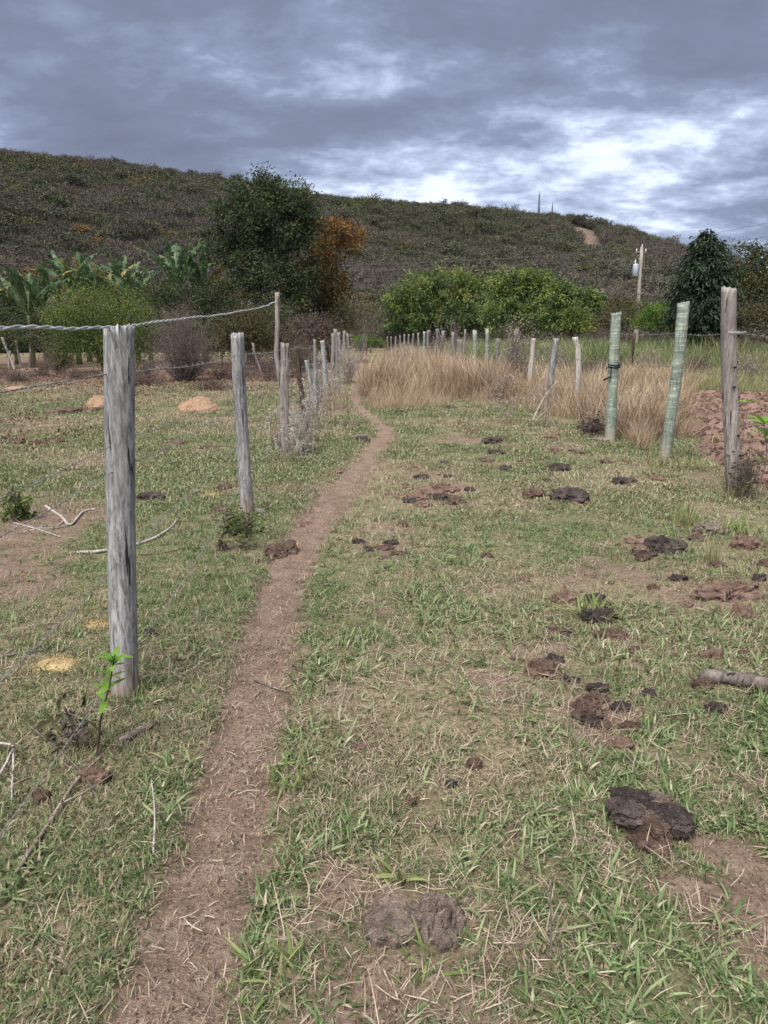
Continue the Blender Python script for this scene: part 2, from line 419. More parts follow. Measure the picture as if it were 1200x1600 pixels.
# ------------------------------------------------------------------ scattered growth (instanced on points)
def scatter(name, pts, rot, scl, idx, extra, sources):
    """One object: points that each carry one of the source tufts."""
    src = bpy.data.collections.new(name+'_sources')
    for i, (me, mt) in enumerate(sources):
        if not me.materials: me.materials.append(mt)
        src.objects.link(bpy.data.objects.new('%s_%02d' % (name, i), me))
    me = bpy.data.meshes.new(name); pts = np.asarray(pts, np.float32)
    me.vertices.add(len(pts)); me.vertices.foreach_set('co', pts.ravel())
    a = me.attributes.new('rot', 'FLOAT_VECTOR', 'POINT'); a.data.foreach_set('vector', np.asarray(rot, np.float32).ravel())
    a = me.attributes.new('scl', 'FLOAT_VECTOR', 'POINT'); a.data.foreach_set('vector', np.asarray(scl, np.float32).ravel())
    a = me.attributes.new('idx', 'INT', 'POINT'); a.data.foreach_set('value', np.asarray(idx, np.int32))
    for k, vv in extra.items():
        a = me.attributes.new(k, 'FLOAT', 'POINT'); a.data.foreach_set('value', np.asarray(vv, np.float32))
    o = obj(name, me, None)
    ng = bpy.data.node_groups.new(name+'_scatter', 'GeometryNodeTree')
    ng.interface.new_socket('Geometry', in_out='INPUT', socket_type='NodeSocketGeometry')
    ng.interface.new_socket('Geometry', in_out='OUTPUT', socket_type='NodeSocketGeometry')
    N = ng.nodes.new; lk = ng.links.new
    gi, go = N('NodeGroupInput'), N('NodeGroupOutput')
    mp = N('GeometryNodeMeshToPoints'); ip = N('GeometryNodeInstanceOnPoints'); ci = N('GeometryNodeCollectionInfo')
    ci.inputs['Collection'].default_value = src; ci.inputs['Separate Children'].default_value = True; ci.inputs['Reset Children'].default_value = True
    def na(k, ty):
        n = N('GeometryNodeInputNamedAttribute'); n.data_type = ty; n.inputs['Name'].default_value = k
        return n.outputs['Attribute']
    er = N('FunctionNodeEulerToRotation'); lk(na('rot', 'FLOAT_VECTOR'), er.inputs[0])
    lk(gi.outputs[0], mp.inputs['Mesh']); lk(mp.outputs[0], ip.inputs['Points']); lk(ci.outputs[0], ip.inputs['Instance'])
    ip.inputs['Pick Instance'].default_value = True
    lk(na('idx', 'INT'), ip.inputs['Instance Index']); lk(er.outputs[0], ip.inputs['Rotation']); lk(na('scl', 'FLOAT_VECTOR'), ip.inputs['Scale'])
    lk(ip.outputs[0], go.inputs[0])
    md = o.modifiers.new('scatter', 'NODES'); md.node_group = ng
    return o

def tuft(name, n, length, width, spread, lean, bend, seed, seg=3, dry=0., tl=(0, 1), wobble=.5):
    """n curved tapering blades around the origin."""
    rs = np.random.RandomState(seed); L = rs.uniform(*length, n); W = rs.uniform(*width, n)/2
    az = rs.uniform(0, 2*np.pi, n); rad = spread*np.sqrt(rs.rand(n)); a0 = rs.uniform(0, 2*np.pi, n)
    bx, by = rad*np.cos(a0), rad*np.sin(a0)
    th = np.clip(rs.normal(lean, lean*.45+.05, n), 0, 1.5); k = rs.uniform(*bend, n)
    s = np.linspace(0, 1, seg+1); x = np.zeros((n, seg+1)); z = np.zeros((n, seg+1))
    for i in range(1, seg+1):
        ang = th+k*(s[i]+s[i-1])/2
        x[:, i] = x[:, i-1]+np.sin(ang)*L/seg; z[:, i] = z[:, i-1]+np.cos(ang)*L/seg
    z = np.maximum(z, -.006+.010*rs.rand(n, 1))
    z[:, 0] -= .006
    ca, sa = np.cos(az), np.sin(az); wob = (rs.rand(n, 1)-.5)*wobble*s[None]**2*L[:, None]*.5
    cxp = bx[:, None]+x*ca[:, None]-wob*sa[:, None]; cyp = by[:, None]+x*sa[:, None]+wob*ca[:, None]
    prof = np.array([.75, 1., .8, .0]) if seg == 3 else np.interp(s, [0, .3, .7, 1], [.7, 1, .75, 0])
    tw = rs.uniform(-.5, .5, n)
    wx, wy, wz = -sa*np.cos(tw), ca*np.cos(tw), np.sin(tw)
    hw = W[:, None]*prof[None]
    Lf = np.stack((cxp-wx[:, None]*hw, cyp-wy[:, None]*hw, z-wz[:, None]*hw), -1)[:, :-1]
    Rt = np.stack((cxp+wx[:, None]*hw, cyp+wy[:, None]*hw, z+wz[:, None]*hw), -1)[:, :-1]
    tip = np.stack((cxp[:, -1], cyp[:, -1], z[:, -1]), -1)[:, None]
    V = np.concatenate((Lf, Rt, tip), 1); m_ = 2*seg+1
    base = np.arange(n)[:, None]*m_
    Q = np.concatenate([np.stack((base[:, 0]+i, base[:, 0]+seg+i, base[:, 0]+seg+i+1, base[:, 0]+i+1), -1) for i in range(seg-1)])
    T = np.stack((base[:, 0]+seg-1, base[:, 0]+2*seg-1, base[:, 0]+2*seg), -1)
    tint = np.repeat(rs.uniform(*tl, n), m_); bd = np.repeat((rs.rand(n) < dry).astype(float)*rs.uniform(.6, 1, n), m_)
    return np_mesh(name, V.reshape(-1, 3), [Q, T], {'tint': tint, 'bdry': bd}, False)

def sample(y0, y1, dens, margin=1.6, seed=0, xlim=None):
    """Random ground points inside the part of the lane one can see, dens(y) per square metre."""
    rs = np.random.RandomState(seed); X = []; Y = []
    ys = [y0]
    while ys[-1] < y1: ys.append(min(y1, ys[-1]*1.12+.05))
    for a, b2 in zip(ys[:-1], ys[1:]):
        w = .56*b2+margin; n = rs.poisson(dens((a+b2)/2)*(b2-a)*2*w)
        X.append(rs.uniform(-w, w, n)); Y.append(rs.uniform(a, b2, n))
    return np.concatenate(X), np.concatenate(Y), rs

DRYG = [at(576,641), at(650,640), at(700,628), at(760,634), at(850,652), at(905,662), at(936,670), at(975,682), at(1020,712), at(1048,690), (5.4,14.), (8.4,22), (5,40), (1.4,50), (.1,44), (-.15,30), at(575,600)]
LEFTG = [at(446,712), at(500,640), at(520,600), (-1.2,32), (-.9,40), (-.6,28), at(541,600), at(540,640), at(500,690)]
def dry_zone(x, y): return inpoly(x+(fbm(x*1.5, y*1.5, 3, 15)-.5)*.9, y+(fbm(x*.8, y*.8, 3, 16)-.5)*1.6, DRYG)

M_turf = grass_mat('turf_blades', [(.048, .086, .032), (.125, .185, .070), (.30, .37, .18)], [(.19, .145, .09), (.37, .295, .20), (.56, .48, .36)])  # pale ramp ends raised to paint highlights on the blades
M_straw = grass_mat('straw', [(.15, .105, .075), (.34, .26, .19), (.58, .49, .38)], [(.15, .105, .075), (.34, .26, .19), (.58, .49, .38)], .7, .1)
M_dryg = grass_mat('dry_tall_grass', [(.22, .165, .10), (.46, .36, .24), (.72, .61, .46)], [(.16, .11, .07), (.36, .25, .165), (.58, .45, .33)], .7, .2)
M_tallg = grass_mat('green_tall_grass', [(.08, .125, .045), (.155, .22, .085), (.27, .34, .155)], [(.25, .22, .10), (.38, .34, .18), (.50, .45, .28)], .6, .3)

# tall dry grass along the right-hand fence
src = [(tuft('tall_dry', 32, (.25, 1.0), (.0035, .0075), .17, .26, (.0, 1.1), 300+i, seg=4, dry=.4, wobble=.16), M_dryg) for i in range(6)]
rs = np.random.RandomState(11); X = rs.uniform(-1.5, 8.6, 60000); Y = 8+44*rs.rand(60000)**1.35
keep = dry_zone(X, Y) & (path_dist(X, Y) > 1.35) & (rs.rand(60000) < np.where(Y < 20, .62, .42)*(.14+.92*sst(.34, .56, fbm(X*1.3, Y*1.3, 3, 28)))) & (rs.rand(60000) > field_mask(X, Y))
X, Y = X[keep], Y[keep]; n = len(X)
edge_ = 1-.65*(1-sst(0, 2.4, Y-np.interp(X, [q[0] for q in DRYG[:9]], [q[1] for q in DRYG[:9]])))
sc = rs.uniform(.5, 1.3, n)*edge_*np.where(Y > 24, .8, 1)*(1-.22*sst(2.6, 3.6, X))*(.30+1.4*fbm(X*1.1, Y*1.1, 3, 29))
rot = np.stack((rs.normal(0, .2, n), rs.normal(.04, .2, n), rs.uniform(0, 6.28, n)), -1)
tag(scatter('tall_dry_grass', np.stack((X, Y, g(X, Y)-.01), -1), rot, np.stack((sc*1.1, sc*1.1, sc), -1), rs.randint(0, 6, n), {'dry': np.clip(fbm(X*.7, Y*.7, 3, 30)*1.6-.5, 0, 1)}, src),
    'tall tawny dry grass standing between the footpath and the right-hand fence', 'grass', kind='stuff')

# yellowing and green rank grass behind the ploughed plot
src = [(tuft('rank_green', 34, (.6, 1.25), (.012, .024), .22, .22, (.3, 1.3), 320+i, seg=4, dry=.12), M_tallg) for i in range(4)]
src += [(tuft('rank_yellow', 44, (.25, .6), (.006, .012), .2, .3, (.2, 1.0), 330+i, seg=3, dry=.45), M_tallg) for i in range(4)]
rs = np.random.RandomState(13); X = rs.uniform(3, 32, 30000); Y = rs.uniform(16, 48, 30000)
band = 23+2.5*(fbm(X*.3, Y*.1, 2, 35)-.5)*2
keep = (X > 3.2+np.clip(22-Y, 0, 6)*.5) & (rs.rand(30000) > field_mask(X, Y)*1.0) & (rs.rand(30000) < .6) & ((Y > 18.5) | (rs.rand(30000) < .25)) & (X < .62*Y+3)
X, Y, band = X[keep], Y[keep], band[keep]; n = len(X)
tall = (Y > band+3+3*rs.rand(n)) & (Y < 45)
idx = np.where(tall, rs.randint(0, 4, n), rs.randint(4, 8, n)); sc = rs.uniform(.6, 1.1, n)*np.where(tall, .45+1.1*fbm(X*.5, Y*.5, 3, 37), 1.)
dr = np.where(tall, np.clip(rs.normal(.15, .2, n)+1.5*np.clip(fbm(X*.35+7, Y*.35, 3, 38)-.45, 0, 1), 0, 1), np.clip(rs.normal(.5, .3, n)+(fbm(X*.6, Y*.6, 3, 36)-.5)*1.2, 0, 1))
rot = np.stack((rs.normal(0, .12, n), rs.normal(0, .12, n), rs.uniform(0, 6.28, n)), -1)
tag(scatter('rank_grass', np.stack((X, Y, g(X, Y)-.01), -1), rot, np.stack((sc, sc, sc), -1), idx, {'dry': dr}, src),
    'rank green and yellowing grass growing behind the ploughed earth', 'grass', kind='stuff')

# ------------------------------------------------------------------ leaves
def unit(v): return v/(np.linalg.norm(v, axis=-1, keepdims=True)+1e-9)
def leaf_faces(mb, C, D, Nn, L, W, tint, fold=.25):
    """Diamond leaves: base C, direction D, rough normal Nn, two triangles each with a fold."""
    D = unit(D); S_ = unit(np.cross(D, Nn)); U_ = np.cross(S_, D); n = len(C)
    L = np.broadcast_to(L, (n,))[:, None]; W = np.broadcast_to(W, (n,))[:, None]
    mid = C+D*L*.5+U_*W*fold
    V = np.stack((C, mid-S_*W*.5, C+D*L-U_*L*.08, mid+S_*W*.5), 1).reshape(-1, 3)
    b0 = np.arange(n)*4
    F = np.concatenate((np.stack((b0, b0+1, b0+2), -1), np.stack((b0, b0+2, b0+3), -1)))
    mb.add(V, [F], np.repeat(tint, 4))
def crown_mesh(name, clumps, leaf, n_total, rs, cl=22, sig=.28, droop=.3, tintf=None, altf=None, shell=(.55, 1.05), up=.35, sigmax=.24):
    """clumps: (centre, radii, weight). Leaves gather in small sprays over the clump's volume."""
    mb = MB(); alts = []; sprays = []
    wts = np.array([c[2] for c in clumps], float); wts /= wts.sum()
    for (c0, r0, _), w in zip(clumps, wts):
        k = max(3, int(n_total*w/cl)); d = unit(rs.normal(size=(k, 3))); rad = rs.uniform(shell[0]**2, shell[1]**2, k)**.5
        d[:, 2] = np.where(d[:, 2] < -.55, -d[:, 2]*.5, d[:, 2]); d = unit(d)
        bumpy = .82+.36*rs.rand(k)
        sc_ = np.array(c0)+d*np.array(r0)*(rad*bumpy)[:, None]; sprays.append(sc_[::max(1, k//14)])
        s0 = sig*min(r0)
        s0 = min(s0, sigmax)
        P0 = np.repeat(sc_, cl, 0)+rs.normal(0, s0, (k*cl, 3))*np.array((1, 1, .75))
        out = unit(np.repeat(d, cl, 0)+rs.normal(0, .7, (k*cl, 3))); out[:, 2] -= droop
        nrm = unit(rs.normal(0, .6, (k*cl, 3))+np.array((0, 0, up))+np.repeat(d, cl, 0)*.6)
        ln = rs.uniform(*leaf[0], k*cl); wd_ = ln*rs.uniform(*leaf[1], k*cl)
        tint = np.clip(np.repeat(rs.uniform(.0, .95, k), cl)+rs.normal(0, .15, k*cl), 0, 1)
        if tintf is not None: tint = np.clip(tint+np.repeat(tintf(sc_), cl), 0, 1)
        leaf_faces(mb, P0, out, nrm, ln, wd_, tint)
        al = altf(sc_, rs) if altf is not None else np.zeros(k)
        alts.append(np.repeat(np.repeat(al, cl), 4))
    me = mb.mesh(name, False)
    a = me.attributes.new('alt', 'FLOAT', 'POINT'); a.data.foreach_set('value', np.concatenate(alts).astype(np.float32))
    return me, np.concatenate(sprays)
def limb(p0, p1, n, wob, rs, sag=.0):
    s = np.linspace(0, 1, n)[:, None]; p = np.asarray(p0)*(1-s)+np.asarray(p1)*s
    L = np.linalg.norm(np.asarray(p1)-np.asarray(p0))
    off = np.cumsum(rs.normal(0, wob*L/n, (n, 3)), 0); off -= off[0]; off = off-s*off[-1]
    p = p+off; p[:, 2] += sag*L*np.sin(np.pi*s[:, 0])
    return p
def wood_skeleton(mb, base, fork, r0, targets, rs, k=7, nlimb=7):
    p = limb(base, fork, 7, .12, rs); mb.tube(p, np.linspace(r0*1.25, r0*.72, 7), k, jit=.15, seed=int(rs.randint(999)))
    targets = np.asarray(targets); ce = targets[rs.permutation(len(targets))[:nlimb]]; ends = []
    for e in ce:
        q = limb(np.asarray(fork)-(0, 0, .1*rs.rand()), e, 7, .18, rs, .06); rads = np.linspace(r0*.5, r0*.10, 7); mb.tube(q, rads, 5, jit=.1); ends.append((q, rads))
    for tg in targets:
        i = int(np.argmin([np.linalg.norm(q[3:]-tg, axis=1).min() for q, _ in ends])); q, rads = ends[i]
        j = 3+int(np.argmin(np.linalg.norm(q[3:]-tg, axis=1))); s = limb(q[j], tg, 5, .2, rs, .05)
        mb.tube(s, np.linspace(max(rads[j]*.6, .012), .006, 5), 4)
def px_clump(c, Y, rs, depth=1.0):
    px, py, rx, ry = c[:4]; dY = c[5] if len(c) > 5 else rs.uniform(-.35, .35)*rx*pxs(Y)*depth
    p = atY(px, py, Y+dY); u_ = pxs(Y+dY)
    return (p, np.array((rx*u_, rx*u_*depth, ry*u_)), (c[4] if len(c) > 4 and c[4] else rx*ry))
def tree(name, label, cat, px, Y, clumps, leaf, n, mleaf, mbark, trunk_r=.12, fork=.4, seed=1, group=None, nlimb=7, **kw):
    rs = np.random.RandomState(seed); x = atY(px, 500, Y)[0]; bz = gz(x, Y)
    if math.hypot(x, Y) > R0+2: bz = max(bz, float(hill_h(np.array([x]), np.array([Y]))[0]))
    cl_ = [px_clump(c, Y, rs, kw.get('depth', 1.0)) for c in clumps]; kw.pop('depth', None)
    root = empty(name, (x, Y, bz))
    off = np.array((x, Y, bz)); cl_ = [(c-off, r, w) for c, r, w in cl_]
    me, spr = crown_mesh('crown', cl_, leaf, n, rs, **kw)
    low = min(c[2]-r[2] for c, r, w in cl_); top = max(c[2]+r[2] for c, r, w in cl_)
    fz = max(.25, low+(top-low)*fork); cxm = np.mean([c[0] for c, r, w in cl_])
    mb = MB(); wood_skeleton(mb, (0, 0, -.12), (cxm*.5, 0, fz*.8), trunk_r, spr, rs, nlimb=nlimb)
    mb.build('trunk', mbark, root); obj('crown', me, mleaf, root)
    return tag(root, label, cat, group)
# ------------------------------------------------------------------ woods and leaf colours
W_grey = wood_mat('weathered_grey_wood', (.075, .07, .07), (.215, .21, .21), (.47, .46, .455), (.28, .19, .125), zs=8, sc=62)
W_far = wood_mat('dull_grey_wood', (.085, .078, .072), (.185, .175, .165), (.33, .315, .30))
W_brown = wood_mat('weathered_brown_wood', (.09, .07, .06), (.24, .20, .18), (.42, .39, .37), (.10, .075, .06), stain=.3)
W_pale = wood_mat('pale_dry_wood', (.22, .18, .15), (.42, .37, .33), (.60, .56, .52))
W_dark = wood_mat('dark_rusty_wood', (.025, .018, .016), (.075, .048, .04), (.16, .11, .09))
W_bark = wood_mat('tree_bark', (.04, .033, .028), (.10, .085, .072), (.19, .165, .14), sc=14, zs=2)
W_twig = wood_mat('grey_twigs', (.09, .07, .062), (.17, .135, .12), (.27, .225, .205), sc=20)
W_concrete = wood_mat('pole_concrete', (.22, .195, .165), (.31, .28, .24), (.41, .375, .33), sc=6, zs=.6)
# green treated posts: pale rings across a blue-green stain
m, t, b = mat('green_treated_wood', .85, .15); v = ocoord(t)
r1 = noise(t, mapping(t, v, (5, 5, 34)), 1.0, 5, .65, .9); r2 = noise(t, mapping(t, v, (60, 60, 5)), 1.0, 4, .6); r3 = noise(t, mapping(t, v, (3, 3, 3)), 1., 4, .6)
c = ramp(t, r1, [(.33, (.10, .125, .105)), (.46, (.20, .25, .205)), (.56, (.29, .345, .285)), (.66, (.50, .54, .46))])
c = mixc(t, ramp(t, r2, [(.38, .85), (.52, 0.)]), c, (.13, .14, .125))
c = mixc(t, ramp(t, r3, [(.5, 0.), (.72, .55)]), c, (.42, .40, .31))
zs_ = t.nodes.new('ShaderNodeSeparateXYZ'); t.links.new(v, zs_.inputs[0])
c = mixc(t, mth(t, 'SUBTRACT', 1., mth(t, 'DIVIDE', mth(t, 'ADD', zs_.outputs[2], mth(t, 'MULTIPLY', r2, .25)), .42), True), c, (.40, .32, .25))
t.links.new(c, b.inputs['Base Color']); bump(t, b, mth(t, 'ADD', r1, r2), .6, .006); W_green = m
m, t, b = mat('galvanised_wire', .7, .2)
t.links.new(ramp(t, noise(t, ocoord(t), 18, 4, .6), [(.35, (.12, .115, .11)), (.6, (.27, .262, .255))]), b.inputs['Base Color']); M_wire = m
m, t, b = mat('bright_wire', .5, .4)
t.links.new(ramp(t, noise(t, ocoord(t), 9, 4, .6), [(.35, (.30, .305, .31)), (.6, (.50, .505, .515))]), b.inputs['Base Color']); M_wire2 = m
m, t, b = mat('rusty_wire', .8, .2); t.links.new(ramp(t, noise(t, ocoord(t), 12, 4, .6), [(.35, (.13, .11, .10)), (.6, (.27, .25, .24))]), b.inputs['Base Color']); M_wire3 = m
m, t, b = mat('black_rubber_and_hole_shade', .6, .3); b.inputs['Base Color'].default_value = (.015, .015, .017, 1); M_black = m

# ------------------------------------------------------------------ fence posts
def post_mesh(name, h, r0, r1, seed, lean=(0, 0), wob=.01, k=22, rings=34, groove=.05, chip=.012, flat=1., sink=.25, cx_=None):
    """A round post standing at the origin, its top leaning to (lean)."""
    rs = np.random.RandomState(seed); z = np.linspace(-sink, h, rings); s = np.clip(z/h, 0, 1); a = np.linspace(0, 2*np.pi, k, endpoint=False)
    w1, w2 = rs.uniform(0, 6.28, 2)
    cx = lean[0]*s+wob*np.sin(s*4+w1)-wob*np.sin(w1); cy = lean[1]*s+wob*np.sin(s*3.3+w2)-wob*np.sin(w2)
    if cx_ is not None: cx = cx+np.interp(s, *cx_)
    A_, Z_ = np.meshgrid(a, z); rad = r0+(r1-r0)*np.clip(Z_/h, 0, 1)
    gro = fbm(np.cos(A_)*3.1+seed, np.sin(A_)*3.1+Z_*.35, 4, seed)-.5
    fine = vn(np.cos(A_)*7+seed*3, np.sin(A_)*7+Z_*1.1, seed+4)-.5
    rad = rad*(1+gro*groove*4+fine*groove*1.5)
    V = np.stack((cx[:, None]+rad*np.cos(A_), cy[:, None]+rad*np.sin(A_)*flat, Z_), -1)
    V[-1, :, 2] += rs.uniform(-chip, chip, k)+.03*np.cos(a-rs.uniform(0, 6.28))*(r0/.06)*.35
    V[-2, :, 2] = np.minimum(V[-2, :, 2], V[-1, :, 2]-.008)
    V = V.reshape(-1, 3); n = rings
    i = np.arange(n-1)[:, None]*k; j = np.arange(k)[None]; j2 = (j+1) % k
    Q = np.stack((i+j, i+j2, i+k+j2, i+k+j), -1).reshape(-1, 4)
    rim = V[-k:]; cen = rim.mean(0)
    inner = cen+(rim-cen)*.8; inner[:, 2] -= .004; V = np.vstack((V, inner, [cen-(0, 0, .007)]))
    o_ = (n-1)*k; i_ = n*k; c_ = (n+1)*k; jj = np.arange(k); jk = (jj+1) % k
    Q2 = np.stack((o_+jj, o_+jk, i_+jk, i_+jj), -1); T = np.stack((i_+jj, i_+jk, np.full(k, c_)), -1)
    return np_mesh(name, V, [np.vstack((Q, Q2)), T])
def post(name, label, base_px, top_px, w_px, m, seed, cat='fence post', group=None, Y=None, w_top=None, **kw):
    if Y is None: x, Y = at(*base_px)
    else: x = atY(base_px[0], 520, Y)[0]
    z0 = gz(x, Y); tp = atY(*top_px, Y); h = tp[2]-z0
    sc_ = math.hypot(Y*cp+CAMH*sp*.5, 0)/FPX
    r0 = w_px*sc_/2; r1 = (w_top or w_px)*sc_/2
    o = obj(name, post_mesh(name, h, r0, r1, seed, (tp[0]-x, 0), **kw), m, None, (x, Y, z0))
    return tag(o, label, cat, group)

post('fence_post', 'thick round silver-grey fence post with streaky bark, yellow sawdust and green sprout at its foot', (196,1085), (185,512), 43, W_grey, 1, k=48, rings=60, wob=.004, groove=.012, w_top=45)
post('fence_post', 'smooth round grey fence post on a concrete crumb, beside a low leafy weed', (387,803), (371,521), 21, W_grey, 2, k=36, rings=44, wob=.008, groove=.012, w_top=20)
post('fence_post', 'squared fence post split grey and brown, blackened foot among dry weeds', (446,708), (444,536), 13, W_brown, 3, wob=.006, groove=.07, flat=.8)
p4 = post('tall_pole', 'tall thin crooked grey pole carrying the topmost fence wire', (441,695), (434,457), 7.5, W_brown, 4, cat='pole', wob=.03, groove=.09, w_top=7, cx_=([0, .35, .6, .8, 1], [0, -.02, -.075, -.03, 0]))
post('fence_post', 'dark reddish charred fence post with a pale cut top', (479,678), (467,542), 7, W_dark, 5, wob=.02, groove=.08, w_top=8)
post('fence_post', 'grey split fence post tapering to a jagged pointed tip', (492,648), (491,531), 11, W_grey, 6, wob=.012, groove=.12, w_top=4)
post('fence_stub', 'short broken grey stub leaning against the pointed post', (489,646), (480,563), 7, W_grey, 7, cat='post stub', wob=.01, groove=.1, Y=15.1)
post('fence_post', 'straight grey fence post with rounded top next to the pointed post', (510,636), (503,532), 9, W_grey, 8, wob=.01, groove=.07, w_top=7)
for i, (px, py, Y, w) in enumerate(((519,521,24,7),(525,514,26,6),(531,519,29,5),(537,517,32,4.5),(543,521,36,4))):
    post('fence_post', 'small far grey post in the left-hand row near the white dead branch', (px+1, 0), (px, py), w, W_far, 20+i, Y=Y, group='far posts of the left-hand fence', k=12, rings=16, wob=.02, groove=.1)
# right-hand row
post('fence_post', 'thick knotty grey fence post with drilled holes beside the ploughed earth', (1147,770), (1143,450), 25, W_brown, 31, k=30, rings=50, wob=.014, groove=.03, w_top=22)
post('fence_post', 'pale green treated fence post leaning to the right', (1038,720), (1066,473), 16, W_green, 32, k=28, rings=44, wob=.012, groove=.02, w_top=18)
gp = post('fence_post', 'pale green treated fence post with a black strap tied round it', (953,690), (964,489), 16, W_green, 33, k=28, rings=44, wob=.006, groove=.02, w_top=15)
mb = MB(); zc = 1.04; sx_ = (atY(964,489,gp.location[1])[0]-gp.location[0])*zc/1.8
a_ = np.linspace(0, 2*np.pi, 25); 
for dz in (0, .03): mb.tube(np.stack((sx_+.079*np.cos(a_), .079*np.sin(a_), zc+dz+.01*np.sin(a_)), -1), .011, 6, cap=False)
mb.tube(np.array(((sx_-.05, -.06, zc), (sx_-.12, -.09, zc-.01), (sx_-.13, -.08, zc-.03))), .009, 6); 
mb.tube(np.array(((sx_-.06, -.07, zc-.14), (sx_-.11, -.08, zc-.155), (sx_-.155, -.08, zc-.18))), .013, 6)
mb.tube(np.array(((sx_-.045, -.055, zc+.01), (sx_-.06, -.075, zc-.07), (sx_-.06, -.07, zc-.14))), .006, 5); mb.build('strap', M_black, gp)
post('fence_post', 'crooked pale fence post bent at the top under a yellow-green shrub', (904,648), (902,527), 8.5, W_pale, 34, Y=15.2, wob=.03, groove=.05, cx_=([0, .6, .85, 1], [0, .05, .06, 0]))
post('fence_post', 'slim dark grey fence post leaning right with loose sticks at its foot', (862,650), (869,529), 9, W_grey, 35, Y=15.8, wob=.015, groove=.07)
post('fence_post', 'pinkish pale fence post with a rounded knob top in the dry grass', (828,640), (832,529), 7.5, W_pale, 36, Y=18.0, wob=.015, groove=.04)
RP = [(806,514,19.5,7,0),(776,529,21,6.5,0),(760,514,22.5,5.5,2),(741,516,24,6.5,2),(727,515,26,3,1),(721,531,26.5,5,0),(717,530,27.3,4.5,0),(709,519,28.5,5,0),(693,517,31,5,0),
      (683,514,33,4.5,0),(670,516,35.5,4.8,0),(662,518,38,3.6,2),(654,520,41,3.2,0),(645,521,44,3,0),(639,522,47,2.6,0),(633,522,50,2.6,0),(626,524,53,2.4,0),(618,526,56,2.4,0),(612,526,59,2.2,0),(606,526,62,2.2,0)]
RPW = []
for i, (px, py, Y, w, kd) in enumerate(RP):
    post('fence_post', ('slim weathered grey post in the receding row before the mango trees', 'thin dark stake standing in the receding right-hand post row', 'pale green post in the receding row before the mango trees')[kd],
         (px, 0), (px, py), w, (W_far, W_brown, W_green)[kd], 50+i, Y=Y, group=('grey posts of the right-hand fence', None, 'green posts of the right-hand fence')[kd], k=12, rings=14, wob=.02, groove=.08)
    RPW.append((atY(px, 520, Y)[0], Y))
for i, (bx, tx_, ty_, Y) in enumerate(((17,5,527,33),(27,27,530,34),(40,46,537,34.5),(8,14,548,33.5))):
    post('fence_stake', ('pale stake leaning away from the upright stake at the pasture back', 'upright pale stake between two leaning ones at the pasture back', 'pale stake leaning towards the round bush at the pasture back', 'shortest pale stake at the pasture back')[i], (bx, 0), (tx_, ty_), 3.6, W_pale, 90+i, cat='stake', Y=Y, group='pale stakes at the back of the left pasture', k=10, rings=10, wob=.02)
post('fence_stake', 'thin crooked stake among shrubs behind the left pasture', (408,0), (400,536), 3.5, W_brown, 95, cat='stake', Y=26, k=10, rings=12, wob=.05)
for i, (px, py, Y) in enumerate(((783,545,17.5),(783,545,17.5))[:0]): pass
post('fence_stake', 'thin dark stake in the rank grass behind the strapped green post', (991,0), (996,520), 5, W_dark, 96, cat='stake', Y=20, k=10, rings=12, wob=.03)

# ------------------------------------------------------------------ wires
def wire(label, pts, r, pitch, strands=2, barbs=.16, m=M_wire, seed=1, sag=.012, group=None, step=.018, name='barbed_wire', slack=None):
    rs = np.random.RandomState(seed); pts = np.array(pts, float); out = []
    for a, b_ in zip(pts[:-1], pts[1:]):
        n = max(2, int(np.linalg.norm(b_-a)/step)); s = np.linspace(0, 1, n, endpoint=False)[:, None]
        p = a*(1-s)+b_*s; p[:, 2] -= sag*np.linalg.norm(b_-a)*4*s[:, 0]*(1-s[:, 0])*(.6+.8*rs.rand()); out.append(p)
    P_ = np.vstack(out+[pts[-1:]]); n = len(P_); d = np.concatenate(([0], np.cumsum(np.linalg.norm(np.diff(P_, axis=0), axis=1))))
    P_[:, 2] += (fbm(d*1.4, d*0+seed, 3, seed)-.5)*.02; P_[:, 0] += (fbm(d*1.1, d*0+seed+5, 3, seed+2)-.5)*.02
    T = unit(np.gradient(P_, axis=0)); U_ = unit(np.cross(T, (0, 0, 1.))); W_ = np.cross(U_, T); mb = MB()
    for q in range(strands):
        ph = 2*np.pi*d/pitch+q*2*np.pi/strands+fbm(d*2, d*0, 2, seed)*2; off = r*.95 if strands > 1 else 0
        mb.tube(P_+U_*(np.cos(ph)*off)[:, None]+W_*(np.sin(ph)*off)[:, None], r, 5)
    if barbs:
        for x in np.arange(barbs*.5, d[-1], barbs):
            i = int(np.searchsorted(d, x)); i = min(i, n-1); c = P_[i]
            for q in range(2):
                a = rs.uniform(0, 6.28); v_ = U_[i]*math.cos(a)+W_[i]*math.sin(a)+T[i]*.3*(q*2-1); mb.tube(np.array((c-v_*.016, c+v_*.016)), r*.7, 4)
    o0 = P_[0].copy(); o = mb.build(name, m)
    return tag(o, label, 'wire', group)
pxz = lambda px, py, Y: tuple(atY(px, py, Y))
def lx(Y): return np.interp(Y, [0, 3.02, 6.37, 9.9, 12, 15.5, 18], [-1.03, -1.045, -1.15, -1.25, -1.3, -1.37, -1.35])
tp = atY(433, 470, p4.location[1])
wire('topmost thick bright twisted wire passing over the silver-grey post to the crooked pole', [(lx(.2), .2, 1.52), (-1.03, 2.06, 1.512), (-1.04, 3.02, 1.524), (-1.12, 5., 1.60), (-1.2, 7.5, 1.725), (tp[0], p4.location[1]-.02, tp[2])], .0034, .22, barbs=0, m=M_wire2, sag=.002, step=.015, name='twisted_wire')
